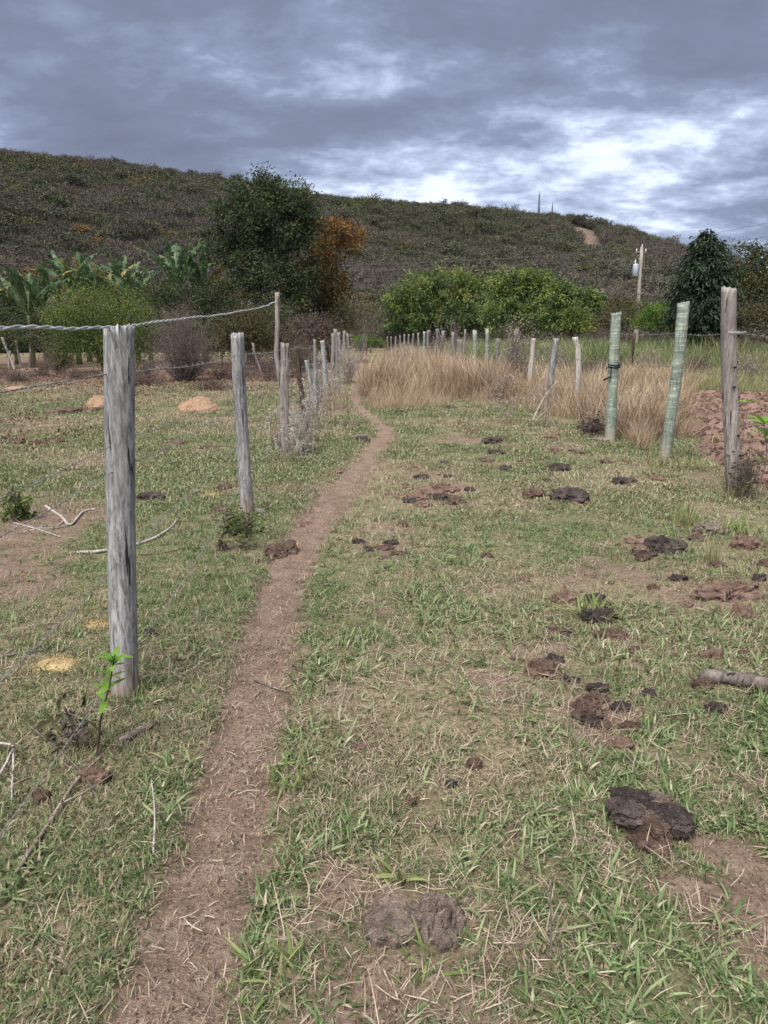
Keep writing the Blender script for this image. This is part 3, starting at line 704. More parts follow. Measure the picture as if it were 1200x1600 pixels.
LW = [('second barbed wire from the top of the left fence', (1.35, 1.352, 1.325, 1.30, 1.28, 1.25), .0021),
      ('third barbed wire from the top of the left fence', (1.09, 1.07, 1.02, 1.0, .98, .95), .0014),
      ('fourth barbed wire from the top of the left fence, just below the third', (.97, .968, .95, .86, .85, .82), .0016),
      ('fifth barbed wire from the top of the left fence, below the silver-grey post middle', (.57, .60, .64, .62, .6, .6), .0015),
      ('lowest barbed wire of the left fence, slanting down by the green sprout', (.17, .17, .31, .33, .35, .3), .0016)]
for i, (lb, hs, r) in enumerate(LW):
    Ys = (.3, 3.02, 6.37, 9.9, 12, 15.5); wire(lb, [(float(lx(y))-.02, y, h) for y, h in zip(Ys, hs)], r*.78, .06, seed=i+3, sag=.006, m=M_wire)
RF = [((1147,770),(1143,450)), ((1038,720),(1066,473)), ((953,690),(964,489))]
def lean_pt(bp, tp_, z):
    x, y = at(*bp); q = atY(*tp_, y); return (x+(q[0]-x)*z/q[2], y, z)
for i, (h, lb) in enumerate(((1.50, 'upper rusty wire strung between the knotty post and the green posts'), (1.12, 'second rusty wire strung between the knotty post and the green posts'), (.72, 'third rusty wire strung between the knotty post and the green posts'), (.36, 'lowest rusty wire strung between the knotty post and the green posts'))):
    q = [lean_pt(*f, h) for f in RF]
    wire(lb, [(q[0][0]+.05, 4.2, h-.02)]+q+[(atY(904, 520, 15.2)[0], 15.2, h*.9), (atY(865, 520, 15.8)[0], 15.8, h*.9), (atY(830, 520, 18)[0], 18.0, h*.9)]+[(x, y, h*.88) for x, y in RPW[:4]], .0017, .07, seed=20+i, sag=.01, m=M_wire3, step=.05)
# wrap of wire on the knotty post
mb = MB(); a_ = np.linspace(0, 4*np.pi, 40); kx = lean_pt(*RF[0], 1.)[0]-at(*RF[0][0])[0]; mb.tube(np.stack((kx*1.5+.074*np.cos(a_), .074*np.sin(a_), 1.48+.02*a_/12), -1), .003, 4)
mb.tube(np.array(((kx*1.5+.06, -.05, 1.49), (kx*1.5+.11, -.04, 1.50), (kx*1.5+.13, -.02, 1.48))), .004, 4)
kp = [o for o in COL.objects if o.get('label', '').startswith('thick knotty')][0]; mb.build('wire_wrap', M_wire2, kp)
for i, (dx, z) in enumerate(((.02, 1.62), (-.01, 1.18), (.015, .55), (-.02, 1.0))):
    mb = MB(); mb.tube(np.array(((dx+kx*z, -.083, z), (dx+kx*z, -.060, z))), [.012, .010], 10); mb.build('hole_shade_plug', M_black, kp)  # solid black plugs stand in for the shade inside drilled holes

# ------------------------------------------------------------------ trees, left
L_dark = leaf_mat('dark_leaves', [(.02, .032, .016), (.05, .072, .033), (.12, .15, .075)], [(.075, .07, .02), (.13, .115, .03), (.20, .17, .05)])
L_rust = leaf_mat('rust_leaves', [(.045, .05, .02), (.085, .09, .035), (.14, .135, .055)], [(.13, .06, .02), (.235, .11, .035), (.33, .18, .06)])
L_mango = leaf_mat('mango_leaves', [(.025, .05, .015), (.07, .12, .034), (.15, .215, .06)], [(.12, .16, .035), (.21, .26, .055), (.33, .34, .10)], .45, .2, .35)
L_green = leaf_mat('bush_leaves', [(.035, .058, .018), (.09, .13, .032), (.19, .235, .06)], [(.10, .14, .028), (.16, .205, .04), (.24, .27, .065)])
L_bright = leaf_mat('bright_leaves', [(.05, .09, .018), (.11, .18, .035), (.19, .27, .06)])
L_olive = leaf_mat('olive_leaves', [(.04, .042, .02), (.085, .085, .04), (.15, .14, .07)], [(.10, .07, .04), (.16, .11, .06), (.22, .16, .09)])
L_brown = leaf_mat('brown_twig_leaves', [(.07, .048, .042), (.13, .09, .08), (.19, .14, .12)], [(.10, .11, .05), (.15, .16, .07), (.2, .2, .1)])
L_rbr = leaf_mat('rusty_brush_leaves', [(.075, .048, .04), (.15, .095, .075), (.24, .165, .13)])
L_cone = leaf_mat('glossy_dark_leaves', [(.012, .024, .014), (.028, .048, .026), (.06, .09, .05)], None, .5, .12, .25)
L_seed = leaf_mat('dry_seedheads', [(.20, .155, .13), (.33, .27, .235), (.47, .41, .37)])

tree('broadleaf_tree', 'tall dark green broadleaf tree with an uneven crown behind the left fence', 'tree', 392, 38,
     [(402,304,36,27),(446,312,38,28),(372,338,30,30),(425,345,48,38),(470,352,26,36),(340,378,28,20,500),(356,400,28,22,500),(405,395,48,38),(455,400,40,42),(435,450,52,38),(382,440,34,32,600),(470,450,28,30)],
     ((.11, .21), (.36, .5)), 25000, L_dark, W_bark, .26, .30, 101, sig=.2, cl=34, shell=(.6, 1.06), nlimb=9, altf=lambda p, r: (r.rand(len(p)) < .06)*.6)
tree('rust_tree', 'slender tree with rusty orange leaves beside the dark broadleaf tree', 'tree', 512, 41,
     [(534,366,30,20),(508,356,20,13),(548,380,18,20,300),(515,392,28,18),(500,430,32,32),(520,455,22,30,500),(492,470,36,30),(505,500,40,25)],
     ((.11, .2), (.4, .6)), 9500, L_rust, W_bark, .14, .3, 102, sig=.3, altf=lambda p, r: np.clip((r.rand(len(p)) < np.interp(p[:, 2], [1.5, 3., 4.6, 5.2], [.02, .25, .55, .93])).astype(float)*r.uniform(.7, 1, len(p)), 0, 1))
tree('round_bush', 'large round yellow-green bush at the back of the left pasture', 'bush', 155, 30,
     [(150,480,58,32),(110,505,40,36),(195,505,42,42),(150,530,66,40),(125,550,40,28),(190,555,40,26)], ((.05, .10), (.4, .6)), 20000, L_green, W_bark, .07, .1, 103, sig=.3, shell=(.4, 1.05),
     altf=lambda p, r: (r.rand(len(p)) < np.interp(p[:, 2], [1, 3.2], [.03, .5])).astype(float))
SH = [  # shrubs crowding the back of the left pasture: px, Y, clumps, leaf colour, count
 ('olive bushy shrub right of the brown thornbush', 370, 33, [(372,520,36,30),(395,505,28,26)], L_olive, 4200),
 ('dull green shrub spreading under the dark broadleaf tree', 430, 36, [(430,500,40,28),(455,520,32,26)], L_dark, 4500),
 ('brownish shrub behind the left fence posts', 480, 33, [(478,525,32,26),(500,515,28,22)], L_brown, 3500),
 ('grey-green shrub at the foot of the rust tree', 530, 40, [(535,505,36,26),(515,525,30,20)], L_olive, 3800),
 ('dark shrub between banana leaves and dark tree', 345, 37, [(345,455,24,28),(330,480,30,28),(362,490,30,30)], L_dark, 5000),
 ('leafy dark shrub below the tall banana clump', 275, 36, [(270,460,34,20),(245,470,30,24),(300,475,36,26)], L_dark, 5000),
 ('low dark shrub behind the pale leaning stakes', 45, 38, [(40,505,50,30),(10,500,40,30),(75,515,30,26)], L_dark, 5200),
 ('dark shrub beyond the pasture at the picture edge', -40, 36, [(-40,500,50,40),(-80,490,50,45)], L_dark, 3000),
 ('small round bright green shrub at the lane end', 570, 52, [(566,532,22,9),(585,536,16,8)], L_bright, 1800),
 ('hazy olive shrub behind the white dead branch', 580, 60, [(585,500,22,22),(560,490,26,26)], L_olive, 2600)]
for i, (lb, px, Y, cl, ml, n) in enumerate(SH):
    tree('shrub', lb, 'shrub', px, Y, cl, ((.06, .13), (.4, .6)), n, ml, W_twig, .05, .15, 120+i, sig=.32, shell=(.3, 1.05), altf=lambda p, r: (r.rand(len(p)) < .15)*.8)

def twig_bush(name, label, px, Y, w_px, top_py, n, ml, seed, leaves=2500, cat='bush', mt=None, group=None, spread=1.):
    rs = np.random.RandomState(seed); x = atY(px, 520, Y)[0]; z0 = gz(x, Y); H = atY(px, top_py, Y)[2]-z0; Wd = w_px*pxs(Y)/2
    root = empty(name, (x, Y, z0)); mb = MB(); tips = []
    for i in range(n):
        a = rs.uniform(0, 6.28); rr_ = Wd*spread*rs.rand()**.6; hh = H*math.sqrt(max(.08, 1-(rr_/Wd/1.05)**2))*rs.uniform(.6, 1.02)
        e = np.array((rr_*math.cos(a), rr_*math.sin(a), hh)); b0 = np.array((rs.normal(0, .08*Wd), rs.normal(0, .08*Wd), -.05))
        p = limb(b0, e, 7, .22, rs, .0); p[:, :2] *= (np.linspace(0, 1, 7)**.7*.4+.6)[:, None]
        mb.tube(p, np.linspace(.006*H+.004, .0025, 7), 3, cap=False); tips.append(p[-1])
        for j in range(5):
            q = p[rs.randint(2, 6)]; d = unit(rs.normal(size=3)+np.array((0, 0, .7))); e2 = q+d*H*rs.uniform(.12, .3); mb.tube(limb(q, e2, 4, .25, rs), np.linspace(.004, .002, 4), 3, cap=False); tips.append(e2)
    mb.build('branches', mt or W_twig, root)
    if leaves:
        tips = np.array(tips); k = max(1, leaves//len(tips)+1); P0 = np.repeat(tips, k, 0)+rs.normal(0, .07*H+.02, (len(tips)*k, 3)); P0[:, 2] = np.abs(P0[:, 2]); N0 = len(P0); ml_ = MB()
        leaf_faces(ml_, P0, rs.normal(size=(N0, 3)), rs.normal(size=(N0, 3)), rs.uniform(.03, .07, N0), rs.uniform(.015, .035, N0), rs.rand(N0))
        ml_.build('foliage', ml, root, smooth=False)
    return tag(root, label, cat, group)
twig_bush('thorn_bush', 'rounded brown leafless thornbush standing in the left pasture', 285, 25, 130, 470, 190, L_brown, 140, 3200)
twig_bush('thorn_bush', 'low greyish brown twiggy bush before the banana plants', 85, 30, 70, 528, 90, L_brown, 141, 1400)
twig_bush('thorn_bush', 'small dark twiggy bush between two earth mounds', 225, 24, 60, 560, 50, L_brown, 142, 700)
twig_bush('thorn_bush', 'dry brown brush at the far left of the pasture', 20, 24, 80, 572, 50, L_brown, 143, 700)
twig_bush('thorn_bush', 'dry brown brush beyond the crooked pole', 410, 27, 70, 545, 60, L_brown, 144, 1000)
twig_bush('thorn_bush', 'grey brushwood below the orange tree', 470, 30, 60, 520, 70, L_brown, 145, 1200)
twig_bush('dead_branch', 'bleached white dead branching shrub against the dim hill slope', 565, 44, 46, 452, 8, L_seed, 146, 0, 'dead shrub', W_pale)

rs_ = np.random.RandomState(17)
UG = [(-30,33.5,528,58,'dark undergrowth at the very end of the stakes'),(70,35,520,60,'dark undergrowth behind the pale stakes'),(235,34.5,525,52,'dark undergrowth between round bush and thornbush'),(325,34,528,56,'dark undergrowth right of the thornbush'),(400,34,535,54,'olive undergrowth behind the crooked stake'),(455,35.5,535,50,'olive undergrowth beyond the crooked pole')]
for i, (px, Y, py, rx, lb) in enumerate(UG):
    tree('shrub', lb, 'shrub', px, Y, [(px-rx*.5, py, rx*.6, 26), (px+rx*.5, py+4, rx*.6, 24), (px, py+14, rx*.9, 20)], ((.07, .13), (.4, .6)), 3600, L_dark if i < 4 else L_olive, W_twig, .04, .1, 220+i, sig=.35, shell=(.25, 1.05), altf=lambda p, r: (r.rand(len(p)) < .2)*.8)
LBR = [(-20,27,'low rusty brush at the far end of the earth bank'),(60,27.5,'low rusty brush below the pale stakes'),(118,26,'low rusty brush left of the round bush foot'),(178,26.5,'low rusty brush below the round bush'),(345,25.5,'low rusty brush right of the thornbush foot'),(375,27.5,'low rusty brush behind the smooth grey post'),(425,25,'low rusty brush at the crooked pole'),(300,28.5,'low rusty brush behind the thornbush'),(455,27,'low rusty brush beside the split grey-brown post'),(215,22.5,'low brush clump between the two ant mounds'),(330,21,'low dry brush beside the rounded ant mound')]
for i, (px, Y, lb) in enumerate(LBR):
    twig_bush('low_brush', lb, px, Y, rs_.uniform(60, 95)*27/Y, 566+rs_.uniform(-8, 8)+(27-Y)*4, 46, L_rbr, 240+i, 900, 'brush')
# ------------------------------------------------------------------ banana plants
L_ban = leaf_mat('banana_leaf', [(.025, .06, .026), (.07, .125, .052), (.17, .24, .115)], [(.20, .17, .05), (.32, .27, .09), (.36, .25, .12)], .45, .3, .35)
def banana_leaf_mesh(L, W, seed, rise, arch):
    rs = np.random.RandomState(seed); n = 26; s = np.linspace(0, 1, n); ang = rise+arch*s**1.6
    x = np.concatenate(([0], np.cumsum(np.cos(ang[:-1])*L/(n-1)))); z = np.concatenate(([0], np.cumsum(np.sin(ang[:-1])*L/(n-1))))
    mb = MB(); mid = np.stack((x, 0*x, z), -1); mb.tube(mid, np.linspace(.03, .008, n), 5, tint=.9)
    prof = np.where(s < .14, 0, np.sin(np.pi*np.clip((s-.12)/.9, 0, 1))**.55)*W/2
    for sd_ in (-1, 1):
        i = 3
        while i < n-1:
            j = min(n-1, i+rs.randint(1, 4)); ff = rs.uniform(-.3, .95); k0 = .04 if j-i > 1 else .02
            ii = np.arange(i, j+1); sh = np.linspace(k0, -k0, len(ii))*L*.35; wv = prof[ii]*rs.uniform(.75, 1.05)
            inn = mid[ii]; out = inn+np.stack((sh+.12*wv, sd_*wv*math.cos(ff), -wv*math.sin(ff)), -1)
            mm = (inn+out)/2+(0, 0, .03)
            V = np.vstack((inn, mm, out)); q = np.arange(len(ii)-1); m_ = len(ii)
            F = np.vstack((np.stack((q, q+1, q+1+m_, q+m_), -1), np.stack((q+m_, q+m_+1, q+2*m_+1, q+2*m_), -1)))
            mb.add(V, [F], rs.uniform(.15, .85)); i = j
    me = mb.mesh('leaf'); a = me.attributes.new('alt', 'FLOAT', 'POINT'); a.data.foreach_set('value', np.full(len(me.vertices), float(seed == 400), np.float32))
    return me
BL = [banana_leaf_mesh(2.5, .46, 400+i, R(random.uniform(62, 88)), R(random.uniform(-75, -8))) for i in range(9)]
m, t, b = mat('banana_stem', .6); t.links.new(ramp(t, noise(t, mapping(t, ocoord(t), (8, 8, 1.5)), 1., 4), [(.35, (.07, .07, .035)), (.6, (.17, .17, .08)), (.7, (.16, .10, .06))]), b.inputs['Base Color']); M_bstem = m
BP = [(45,35,425,1.0,'banana plant with ragged upright leaves at the left end of the clump',1),(68,36,418,1.0,'banana plant with one tall green blade, near the left end of the clump',2),(118,38,396,1.0,'banana plant rising behind the round bush, left side',3),
      (150,40,412,.95,'banana plant in the middle of the clump behind the round bush',4),(178,39,408,.9,'banana plant with yellowed leaf behind the round bush',5),(212,38,418,.9,'banana plant at the right shoulder of the round bush',6),
      (280,37,372,1.25,'large banana plant with broad torn leaves left of the dark tree',7),(318,38,400,1.1,'banana plant spreading leaves against the dark tree',8),(-30,37,420,1.,'banana plant beyond the left end of the clump',9),(95,41,420,.95,'banana plant hidden behind the two left ragged plants',10),(135,42,404,1.,'tall banana plant at the back of the clump with upright leaf',11),(195,42,405,1.,'banana plant at the back of the clump near its right end',12),(232,40,425,.85,'short banana plant between the clump and the large torn-leaved one',13),(20,39,440,.9,'low banana plant at the back of the left end',14)]
for px, Y, top, s_, lb, sd_ in BP:
    rs = np.random.RandomState(500+sd_); x = atY(px, 500, Y)[0]; zt = atY(px, top, Y)[2]; H = zt-1.85*s_
    root = empty('banana_plant', (x, Y, gz(x, Y))); mb = MB()
    mb.tube(limb((0, 0, -.1), (0, 0, H), 8, .02, rs), np.linspace(.15, .07, 8)*s_, 9, jit=.1); mb.build('stem', M_bstem, root)
    nl = 11
    for i in range(nl):
        o = obj('leaf', BL[rs.randint(1, len(BL)) if rs.rand() > .1 else 0], L_ban, root); o.location = (0, 0, H-.12+.02*i); u_ = i/(nl-1)
        o.rotation_euler = (rs.normal(0, .1), (1-u_)*rs.uniform(.1, .55)-.05, i*2.4+rs.uniform(-.4, .4)); o.scale = (s_*rs.uniform(.8, 1.05),)*3
    tag(root, lb, 'banana plant', 'banana clump behind the left pasture')

# ------------------------------------------------------------------ trees, right
fl = lambda lo, hi: (lambda p, r: np.clip((r.rand(len(p)) < np.interp(p[:, 2], [lo, hi], [.04, .62])).astype(float)*r.uniform(.55, 1, len(p)), 0, 1))  # more yellow-green new leaves higher up, also painting the crown's lit top
MG = ((.19, .33), (.28, .38))
tree('mango_tree', 'broad round mango tree with yellow-green new leaves lightening its top at the lane end', 'mango tree', 690, 64,
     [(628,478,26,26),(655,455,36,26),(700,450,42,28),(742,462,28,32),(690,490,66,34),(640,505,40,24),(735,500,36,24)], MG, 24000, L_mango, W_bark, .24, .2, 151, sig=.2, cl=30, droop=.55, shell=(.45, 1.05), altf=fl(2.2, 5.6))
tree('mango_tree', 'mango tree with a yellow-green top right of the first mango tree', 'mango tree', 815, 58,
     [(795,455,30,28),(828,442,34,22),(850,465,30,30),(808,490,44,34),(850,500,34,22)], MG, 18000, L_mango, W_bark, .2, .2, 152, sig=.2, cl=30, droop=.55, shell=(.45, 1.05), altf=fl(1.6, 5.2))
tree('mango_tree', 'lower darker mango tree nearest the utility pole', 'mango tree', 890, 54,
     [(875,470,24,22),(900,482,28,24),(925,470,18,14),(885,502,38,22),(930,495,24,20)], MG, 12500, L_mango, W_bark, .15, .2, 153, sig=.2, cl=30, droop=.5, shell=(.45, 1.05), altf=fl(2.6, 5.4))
tree('conical_tree', 'dense dark cone-shaped tree standing right of the bright green bush', 'tree', 1097, 33,
     [(1104,376,10,16),(1103,398,20,24),(1099,428,30,28),(1096,460,40,32),(1095,492,40,28),(1093,512,34,18)], ((.15, .26), (.32, .42)), 14000, L_cone, W_bark, .14, .1, 154, sig=.25, droop=.9, shell=(.5, 1.04))
tree('airy_tree', 'loose-crowned olive tree right of the cone-shaped tree', 'tree', 1160, 36,
     [(1150,394,16,13,300),(1190,398,18,14,300),(1172,425,32,24),(1215,420,40,36),(1150,452,30,28),(1190,462,36,30),(1235,470,40,40)], ((.09, .16), (.38, .55)), 9500, L_dark, W_bark, .12, .25, 155, sig=.33, altf=lambda p, r: (r.rand(len(p)) < .3)*.9)
tree('bright_bush', 'bright green rounded bush in front of the utility pole', 'bush', 1030, 38,
     [(1032,490,28,16),(1012,503,22,15),(1050,503,20,15)], ((.06, .12), (.4, .6)), 5500, L_bright, W_twig, .05, .15, 156, sig=.3, shell=(.35, 1.05))
tree('young_tree', 'small yellow-green shrub rising behind the crooked pale post', 'shrub', 905, 17.5,
     [(900,495,17,16),(912,510,14,12),(893,512,14,12)], ((.06, .12), (.3, .45)), 900, L_green, W_twig, .02, .2, 157, sig=.4, altf=lambda p, r: (r.rand(len(p)) < .5)*1., shell=(.3, 1.05))
SR = [('olive weedy shrub below the lowest mango tree', 950, 42, [(945,505,30,18),(970,500,24,18)], L_olive, 3200),
      ('dull green shrub left of the bright green bush', 985, 44, [(985,490,24,24),(965,478,20,14)], L_olive, 3000),
      ('shrub in the gloom under the cone-shaped tree', 1075, 34, [(1070,512,30,18),(1120,510,32,20)], L_dark, 3600),
      ('olive shrub under the loose-crowned tree', 1165, 33, [(1160,500,34,20),(1195,495,34,24),(1230,500,30,26)], L_olive, 4200),
      ('dark brushwood behind the receding row of posts', 640, 66, [(640,520,40,14),(690,522,44,14),(740,520,40,14)], L_dark, 4200),
      ('dark undergrowth below the second mango tree', 830, 56, [(800,520,40,14),(850,518,40,14),(895,518,30,14)], L_dark, 3600)]
for i, (lb, px, Y, cl, ml, n) in enumerate(SR):
    tree('shrub', lb, 'shrub', px, Y, cl, ((.07, .14), (.4, .6)), n, ml, W_twig, .05, .15, 170+i, sig=.32, shell=(.3, 1.05), altf=lambda p, r: (r.rand(len(p)) < .2)*.8)
twig_bush('bare_tree', 'leafless grey-mauve tree spreading left of the utility pole', 950, 66, 110, 418, 130, L_seed, 180, 0, 'bare tree', W_twig)
twig_bush('dry_weed', 'dry grey-pink seedhead weed towering over the fence post by the second mango tree', 808, 18.8, 52, 492, 46, L_seed, 181, 1500, 'dry weed')
twig_bush('dry_weed', 'dry greyish seedhead weed before the first mango tree trunk', 682, 31, 30, 492, 40, L_seed, 182, 900, 'dry weed')
twig_bush('dry_weed', 'dry grey weed standing in front of the mango tree, next to another dry weed', 712, 30, 26, 488, 34, L_seed, 183, 800, 'dry weed')
twig_bush('dry_weed', 'low dead seedhead weed tangled in the tawny grass beside the path', 628, 24, 60, 540, 70, L_seed, 184, 1300, 'dry weed')
twig_bush('dry_weed', 'dead tangled weed leaning over the path on its fence side', 545, 24, 44, 540, 40, L_seed, 185, 520, 'dry weed', W_pale)
twig_bush('dry_weed', 'dead stalky weed crowding the straight grey post', 515, 18.5, 40, 575, 34, L_seed, 186, 420, 'dry weed', W_pale)
twig_bush('dry_weed', 'white-tufted dead weed at the foot of the charred post', 478, 12.2, 50, 600, 22, L_seed, 187, 150, 'dry weed', W_pale)
twig_bush('dry_weed', 'thin dead stems with white tufts around the blackened foot of the split post', 464, 9.6, 56, 615, 20, L_seed, 188, 110, 'dry weed', W_pale)
twig_bush('dry_weed', 'grey-brown dead weed standing behind the pointed post', 500, 16.5, 34, 560, 26, L_seed, 189, 300, 'dry weed', W_pale)
twig_bush('dry_weed', 'low grey brush at the foot of the strapped green post', 935, 11.6, 50, 645, 40, L_brown, 190, 400, 'dry weed')
twig_bush('dry_weed', 'loose dead brush left of the leaning dark post', 790, 17.0, 40, 580, 46, L_seed, 191, 500, 'dry weed')
for i, (px, Y, w, top, lb) in enumerate(((960,24,60,545,'brown dead weed clump behind the strapped green post'),(1015,26,70,540,'brown dead weed clump left of the leaning green post'),(1095,25,70,548,'brown dead weed clump beyond the ploughed earth, below the cone-shaped tree'),(1175,24,80,550,'brown dead weed clump beyond the ploughed earth, right of the knotty post'),(920,22,50,555,'brown dead weed clump behind the crooked pale post'),(870,26,60,530,'grey dead weed clump behind the dark leaning post'))):
    twig_bush('dry_weed', lb, px, Y, w, top, 60, L_seed if i % 2 else L_brown, 260+i, 800, 'dry weed')
# palm
palm = empty('palm', (*atY(1022, 500, 46)[:2], 0)); px_, = (palm.location[0],); mb = MB(); mb.tube(limb((0, 0, -.1), (0, 0, 1.5), 6, .02, np.random.RandomState(3)), [.18, .17, .16, .15, .15, .14], 8, jit=.2); mb.build('trunk', W_bark, palm)
L_palm = leaf_mat('palm_leaf', [(.06, .09, .06), (.11, .15, .10), (.17, .21, .15)]); rs = np.random.RandomState(9)
for i in range(18):
    mb = MB(); a = i*2.4; el = R(rs.uniform(15, 80)); Lp = 1.5; d = np.array((math.cos(a)*math.cos(el), math.sin(a)*math.cos(el), math.sin(el)))
    q = np.array([d*s*Lp+np.array((0, 0, -.35*s*s)) for s in np.linspace(0, 1, 9)]); mb.tube(q, np.linspace(.02, .006, 9), 4)
    C = np.repeat(q[2:], 6, 0); sd_ = np.tile([-1, 1], len(C)//2+1)[:len(C)]; S_ = unit(np.cross(d, (0, 0, 1.)))
    leaf_faces(mb, C+rs.normal(0, .03, C.shape), d*.8+S_*sd_[:, None]*.8+rs.normal(0, .1, C.shape), np.tile((0, 0, 1.), (len(C), 1)), .4, .04, rs.rand(len(C)))
    o = mb.build('frond', L_palm, palm, (0, 0, 1.5), smooth=False)
tag(palm, 'small blue-green fan of palm fronds behind the bright green bush', 'palm')

# utility pole
UY = 58; ux = atY(996, 500, UY)[0]; ut = atY(1003.5, 386, UY); up_ = empty('utility_pole', (ux, UY, gz(ux, UY))); hz = ut[2]-gz(ux, UY); dxl = (ut[0]-ux)*1.18
mb = MB(); mb.tube(np.array([(dxl*s-.02, 0, -.3+s*(hz+.3)) for s in np.linspace(0, 1, 8)]), np.linspace(.19, .11, 8), 10); mb.build('pole', W_concrete, up_)
mb = MB(); mb.tube(np.array(((dxl-.45, 0, hz-.35), (dxl+.35, 0, hz-.35))), .05, 6); mb.build('crossarm', W_brown, up_)
m, t, b = mat('grey_paint', .5, .4); b.inputs['Base Color'].default_value = (.42, .47, .55, 1); M_grey = m
m, t, b = mat('porcelain', .3, .5); b.inputs['Base Color'].default_value = (.5, .45, .42, 1); M_porc = m
for q in (-.38, 0, .28):
    mb = MB(); z0 = hz-.30 if q else hz; mb.tube(np.array([(dxl+q, 0, z0+s) for s in (0, .05, .06, .12, .13, .2)]), [.03, .06, .03, .06, .03, .03], 8); mb.build('insulator', M_porc, up_)
tz = atY(994, 422, UY)[2]-gz(ux, UY); txx = atY(993, 422, UY)[0]-ux
tr_ = MB(); tr_.tube(np.array([(txx, 0, tz+s) for s in (-.42, -.40, .36, .40, .44)]), [.18, .21, .21, .2, .08], 14); tro = tr_.build('transformer', M_grey, up_)
mb = MB(); mb.tube(np.array([(txx-.05, 0, tz+.42+s) for s in (0, .1, .12, .22, .24, .34)]), [.03, .06, .03, .06, .03, .02], 8); mb.build('bushing', M_porc, tro)
mb = MB(); mb.tube(np.array(((txx, 0, tz+.2), (dxl*tz/hz, 0, tz+.2))), .04, 6); mb.tube(np.array(((txx, 0, tz-.25), (dxl*tz/hz, 0, tz-.25))), .04, 6); mb.build('bracket', M_grey, up_)
tag(up_, 'leaning concrete utility pole with a grey transformer, behind the bright bush', 'utility pole')
m, t, b = mat('power_cable', .6, .3); b.inputs['Base Color'].default_value = (.11, .11, .12, 1); M_cable = m
def cable(label, a, b_, sag, r=.018):
    s = np.linspace(0, 1, 60)[:, None]; p = np.array(a)*(1-s)+np.array(b_)*s; p[:, 2] -= sag*4*s[:, 0]*(1-s[:, 0]); mb = MB(); mb.tube(p, r, 5); tag(mb.build('power_line', M_cable), label, 'cable', 'power lines of the utility pole')
P0 = ut+np.array((0, 0, .1))
cable('power line sagging from the pole insulators leftward across the hill, upper', (ux+dxl-.38, UY, hz-.15), atY(-420, 380, 66), 1.55, .012)
cable('power line sagging from the transformer leftward across the hill, lower', (ux+txx, UY, tz+.75), atY(-420, 395, 66), 1.15, .012)
cable('power line rising from the pole top over the cone-shaped tree', (ux+dxl, UY, hz+.18), atY(1420, 296, 42), .25, .010)
cable('power line from the crossarm over the loose-crowned tree', (ux+dxl+.28, UY, hz-.12), atY(1420, 330, 42), .3, .010)

# ------------------------------------------------------------------ hillside scrub
def scrub_mesh(seed, kind):
    rs = np.random.RandomState(seed); mb = MB(); cl_ = []
    for i in range(rs.randint(3, 6)):
        cl_.append((np.array((rs.normal(0, .55), rs.normal(0, .55), rs.uniform(.9, 2.0))), np.array((rs.uniform(.5, .95), rs.uniform(.5, .95), rs.uniform(.35, .7))), 1))
    me, spr = crown_mesh('scrub', cl_, ((.15, .30), (.35, .6)) if kind else ((.2, .45), (.12, .22)), 760 if kind else 620, rs, cl=9, sig=.35, shell=(.25, 1.1), droop=.0 if not kind else .2)
    mw = MB()
    for q in spr[::2]: mw.tube(limb((0, 0, -.4), q, 4, .2, rs), [.06, .045, .03, .015], 3, cap=False)
    w = mw.mesh('w'); nv = len(me.vertices)
    V = np.zeros(nv*3); me.vertices.foreach_get('co', V); V2 = np.zeros(len(w.vertices)*3); w.vertices.foreach_get('co', V2)
    F = np.zeros(len(me.loops), int); me.loops.foreach_get('vertex_index', F); F2 = np.zeros(len(w.loops), int); w.loops.foreach_get('vertex_index', F2)
    ti = np.zeros(nv); me.attributes['tint'].data.foreach_get('value', ti)
    return np_mesh('scrub', np.vstack((V.reshape(-1, 3), V2.reshape(-1, 3))), [F.reshape(-1, 3), F2.reshape(-1, 4)+nv], {'tint': np.concatenate((ti, np.full(len(w.vertices), .45))), 'wood': np.concatenate((np.zeros(nv), np.ones(len(w.vertices))))}, False)
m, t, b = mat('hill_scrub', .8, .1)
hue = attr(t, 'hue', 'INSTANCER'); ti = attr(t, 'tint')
base = ramp(t, hue, [(0, (.122, .108, .095)), (.30, (.142, .124, .10)), (.5, (.115, .113, .078)), (.68, (.08, .088, .055)), (.86, (.088, .102, .055)), (.93, (.135, .125, .05)), (.97, (.22, .145, .06)), (1., (.2, .11, .055))])  # grey-brown and olive scrub tones, lightened in place of distance haze
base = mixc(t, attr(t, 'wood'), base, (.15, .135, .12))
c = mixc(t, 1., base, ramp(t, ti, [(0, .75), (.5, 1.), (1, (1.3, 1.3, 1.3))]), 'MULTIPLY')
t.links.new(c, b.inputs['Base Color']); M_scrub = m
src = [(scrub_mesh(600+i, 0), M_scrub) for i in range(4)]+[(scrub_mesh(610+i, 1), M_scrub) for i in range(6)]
rs = np.random.RandomState(21); N0 = 30000
r_ = np.sqrt(rs.uniform(66**2, 318**2, N0)); a_ = rs.uniform(R(-40), R(40), N0); X, Y = r_*np.sin(a_), r_*np.cos(a_)
Z = np.where(r_ > R0, hill_h(X, Y), g(X, Y)); Z = np.where(r_ > R0, np.maximum(Z, g(X, Y)), Z)
keep = (rs.rand(N0) < .55+.45*sst(.35, .55, fbm(X*.05, Y*.05, 3, 80))) & (scar_d(X, Y) > 5.0) & (rs.rand(N0) < np.where(r_ < 90, .5, 1.)) & ~((r_ < 85) & (X > -12) & (X < 28) & (rs.rand(N0) < .4))
X, Y, Z, r_ = X[keep], Y[keep], Z[keep], r_[keep]; n = len(X)
hue = np.clip(fbm(X*.022, Y*.022, 3, 81)*1.25-.30+rs.normal(0, .17, n), 0, .89)
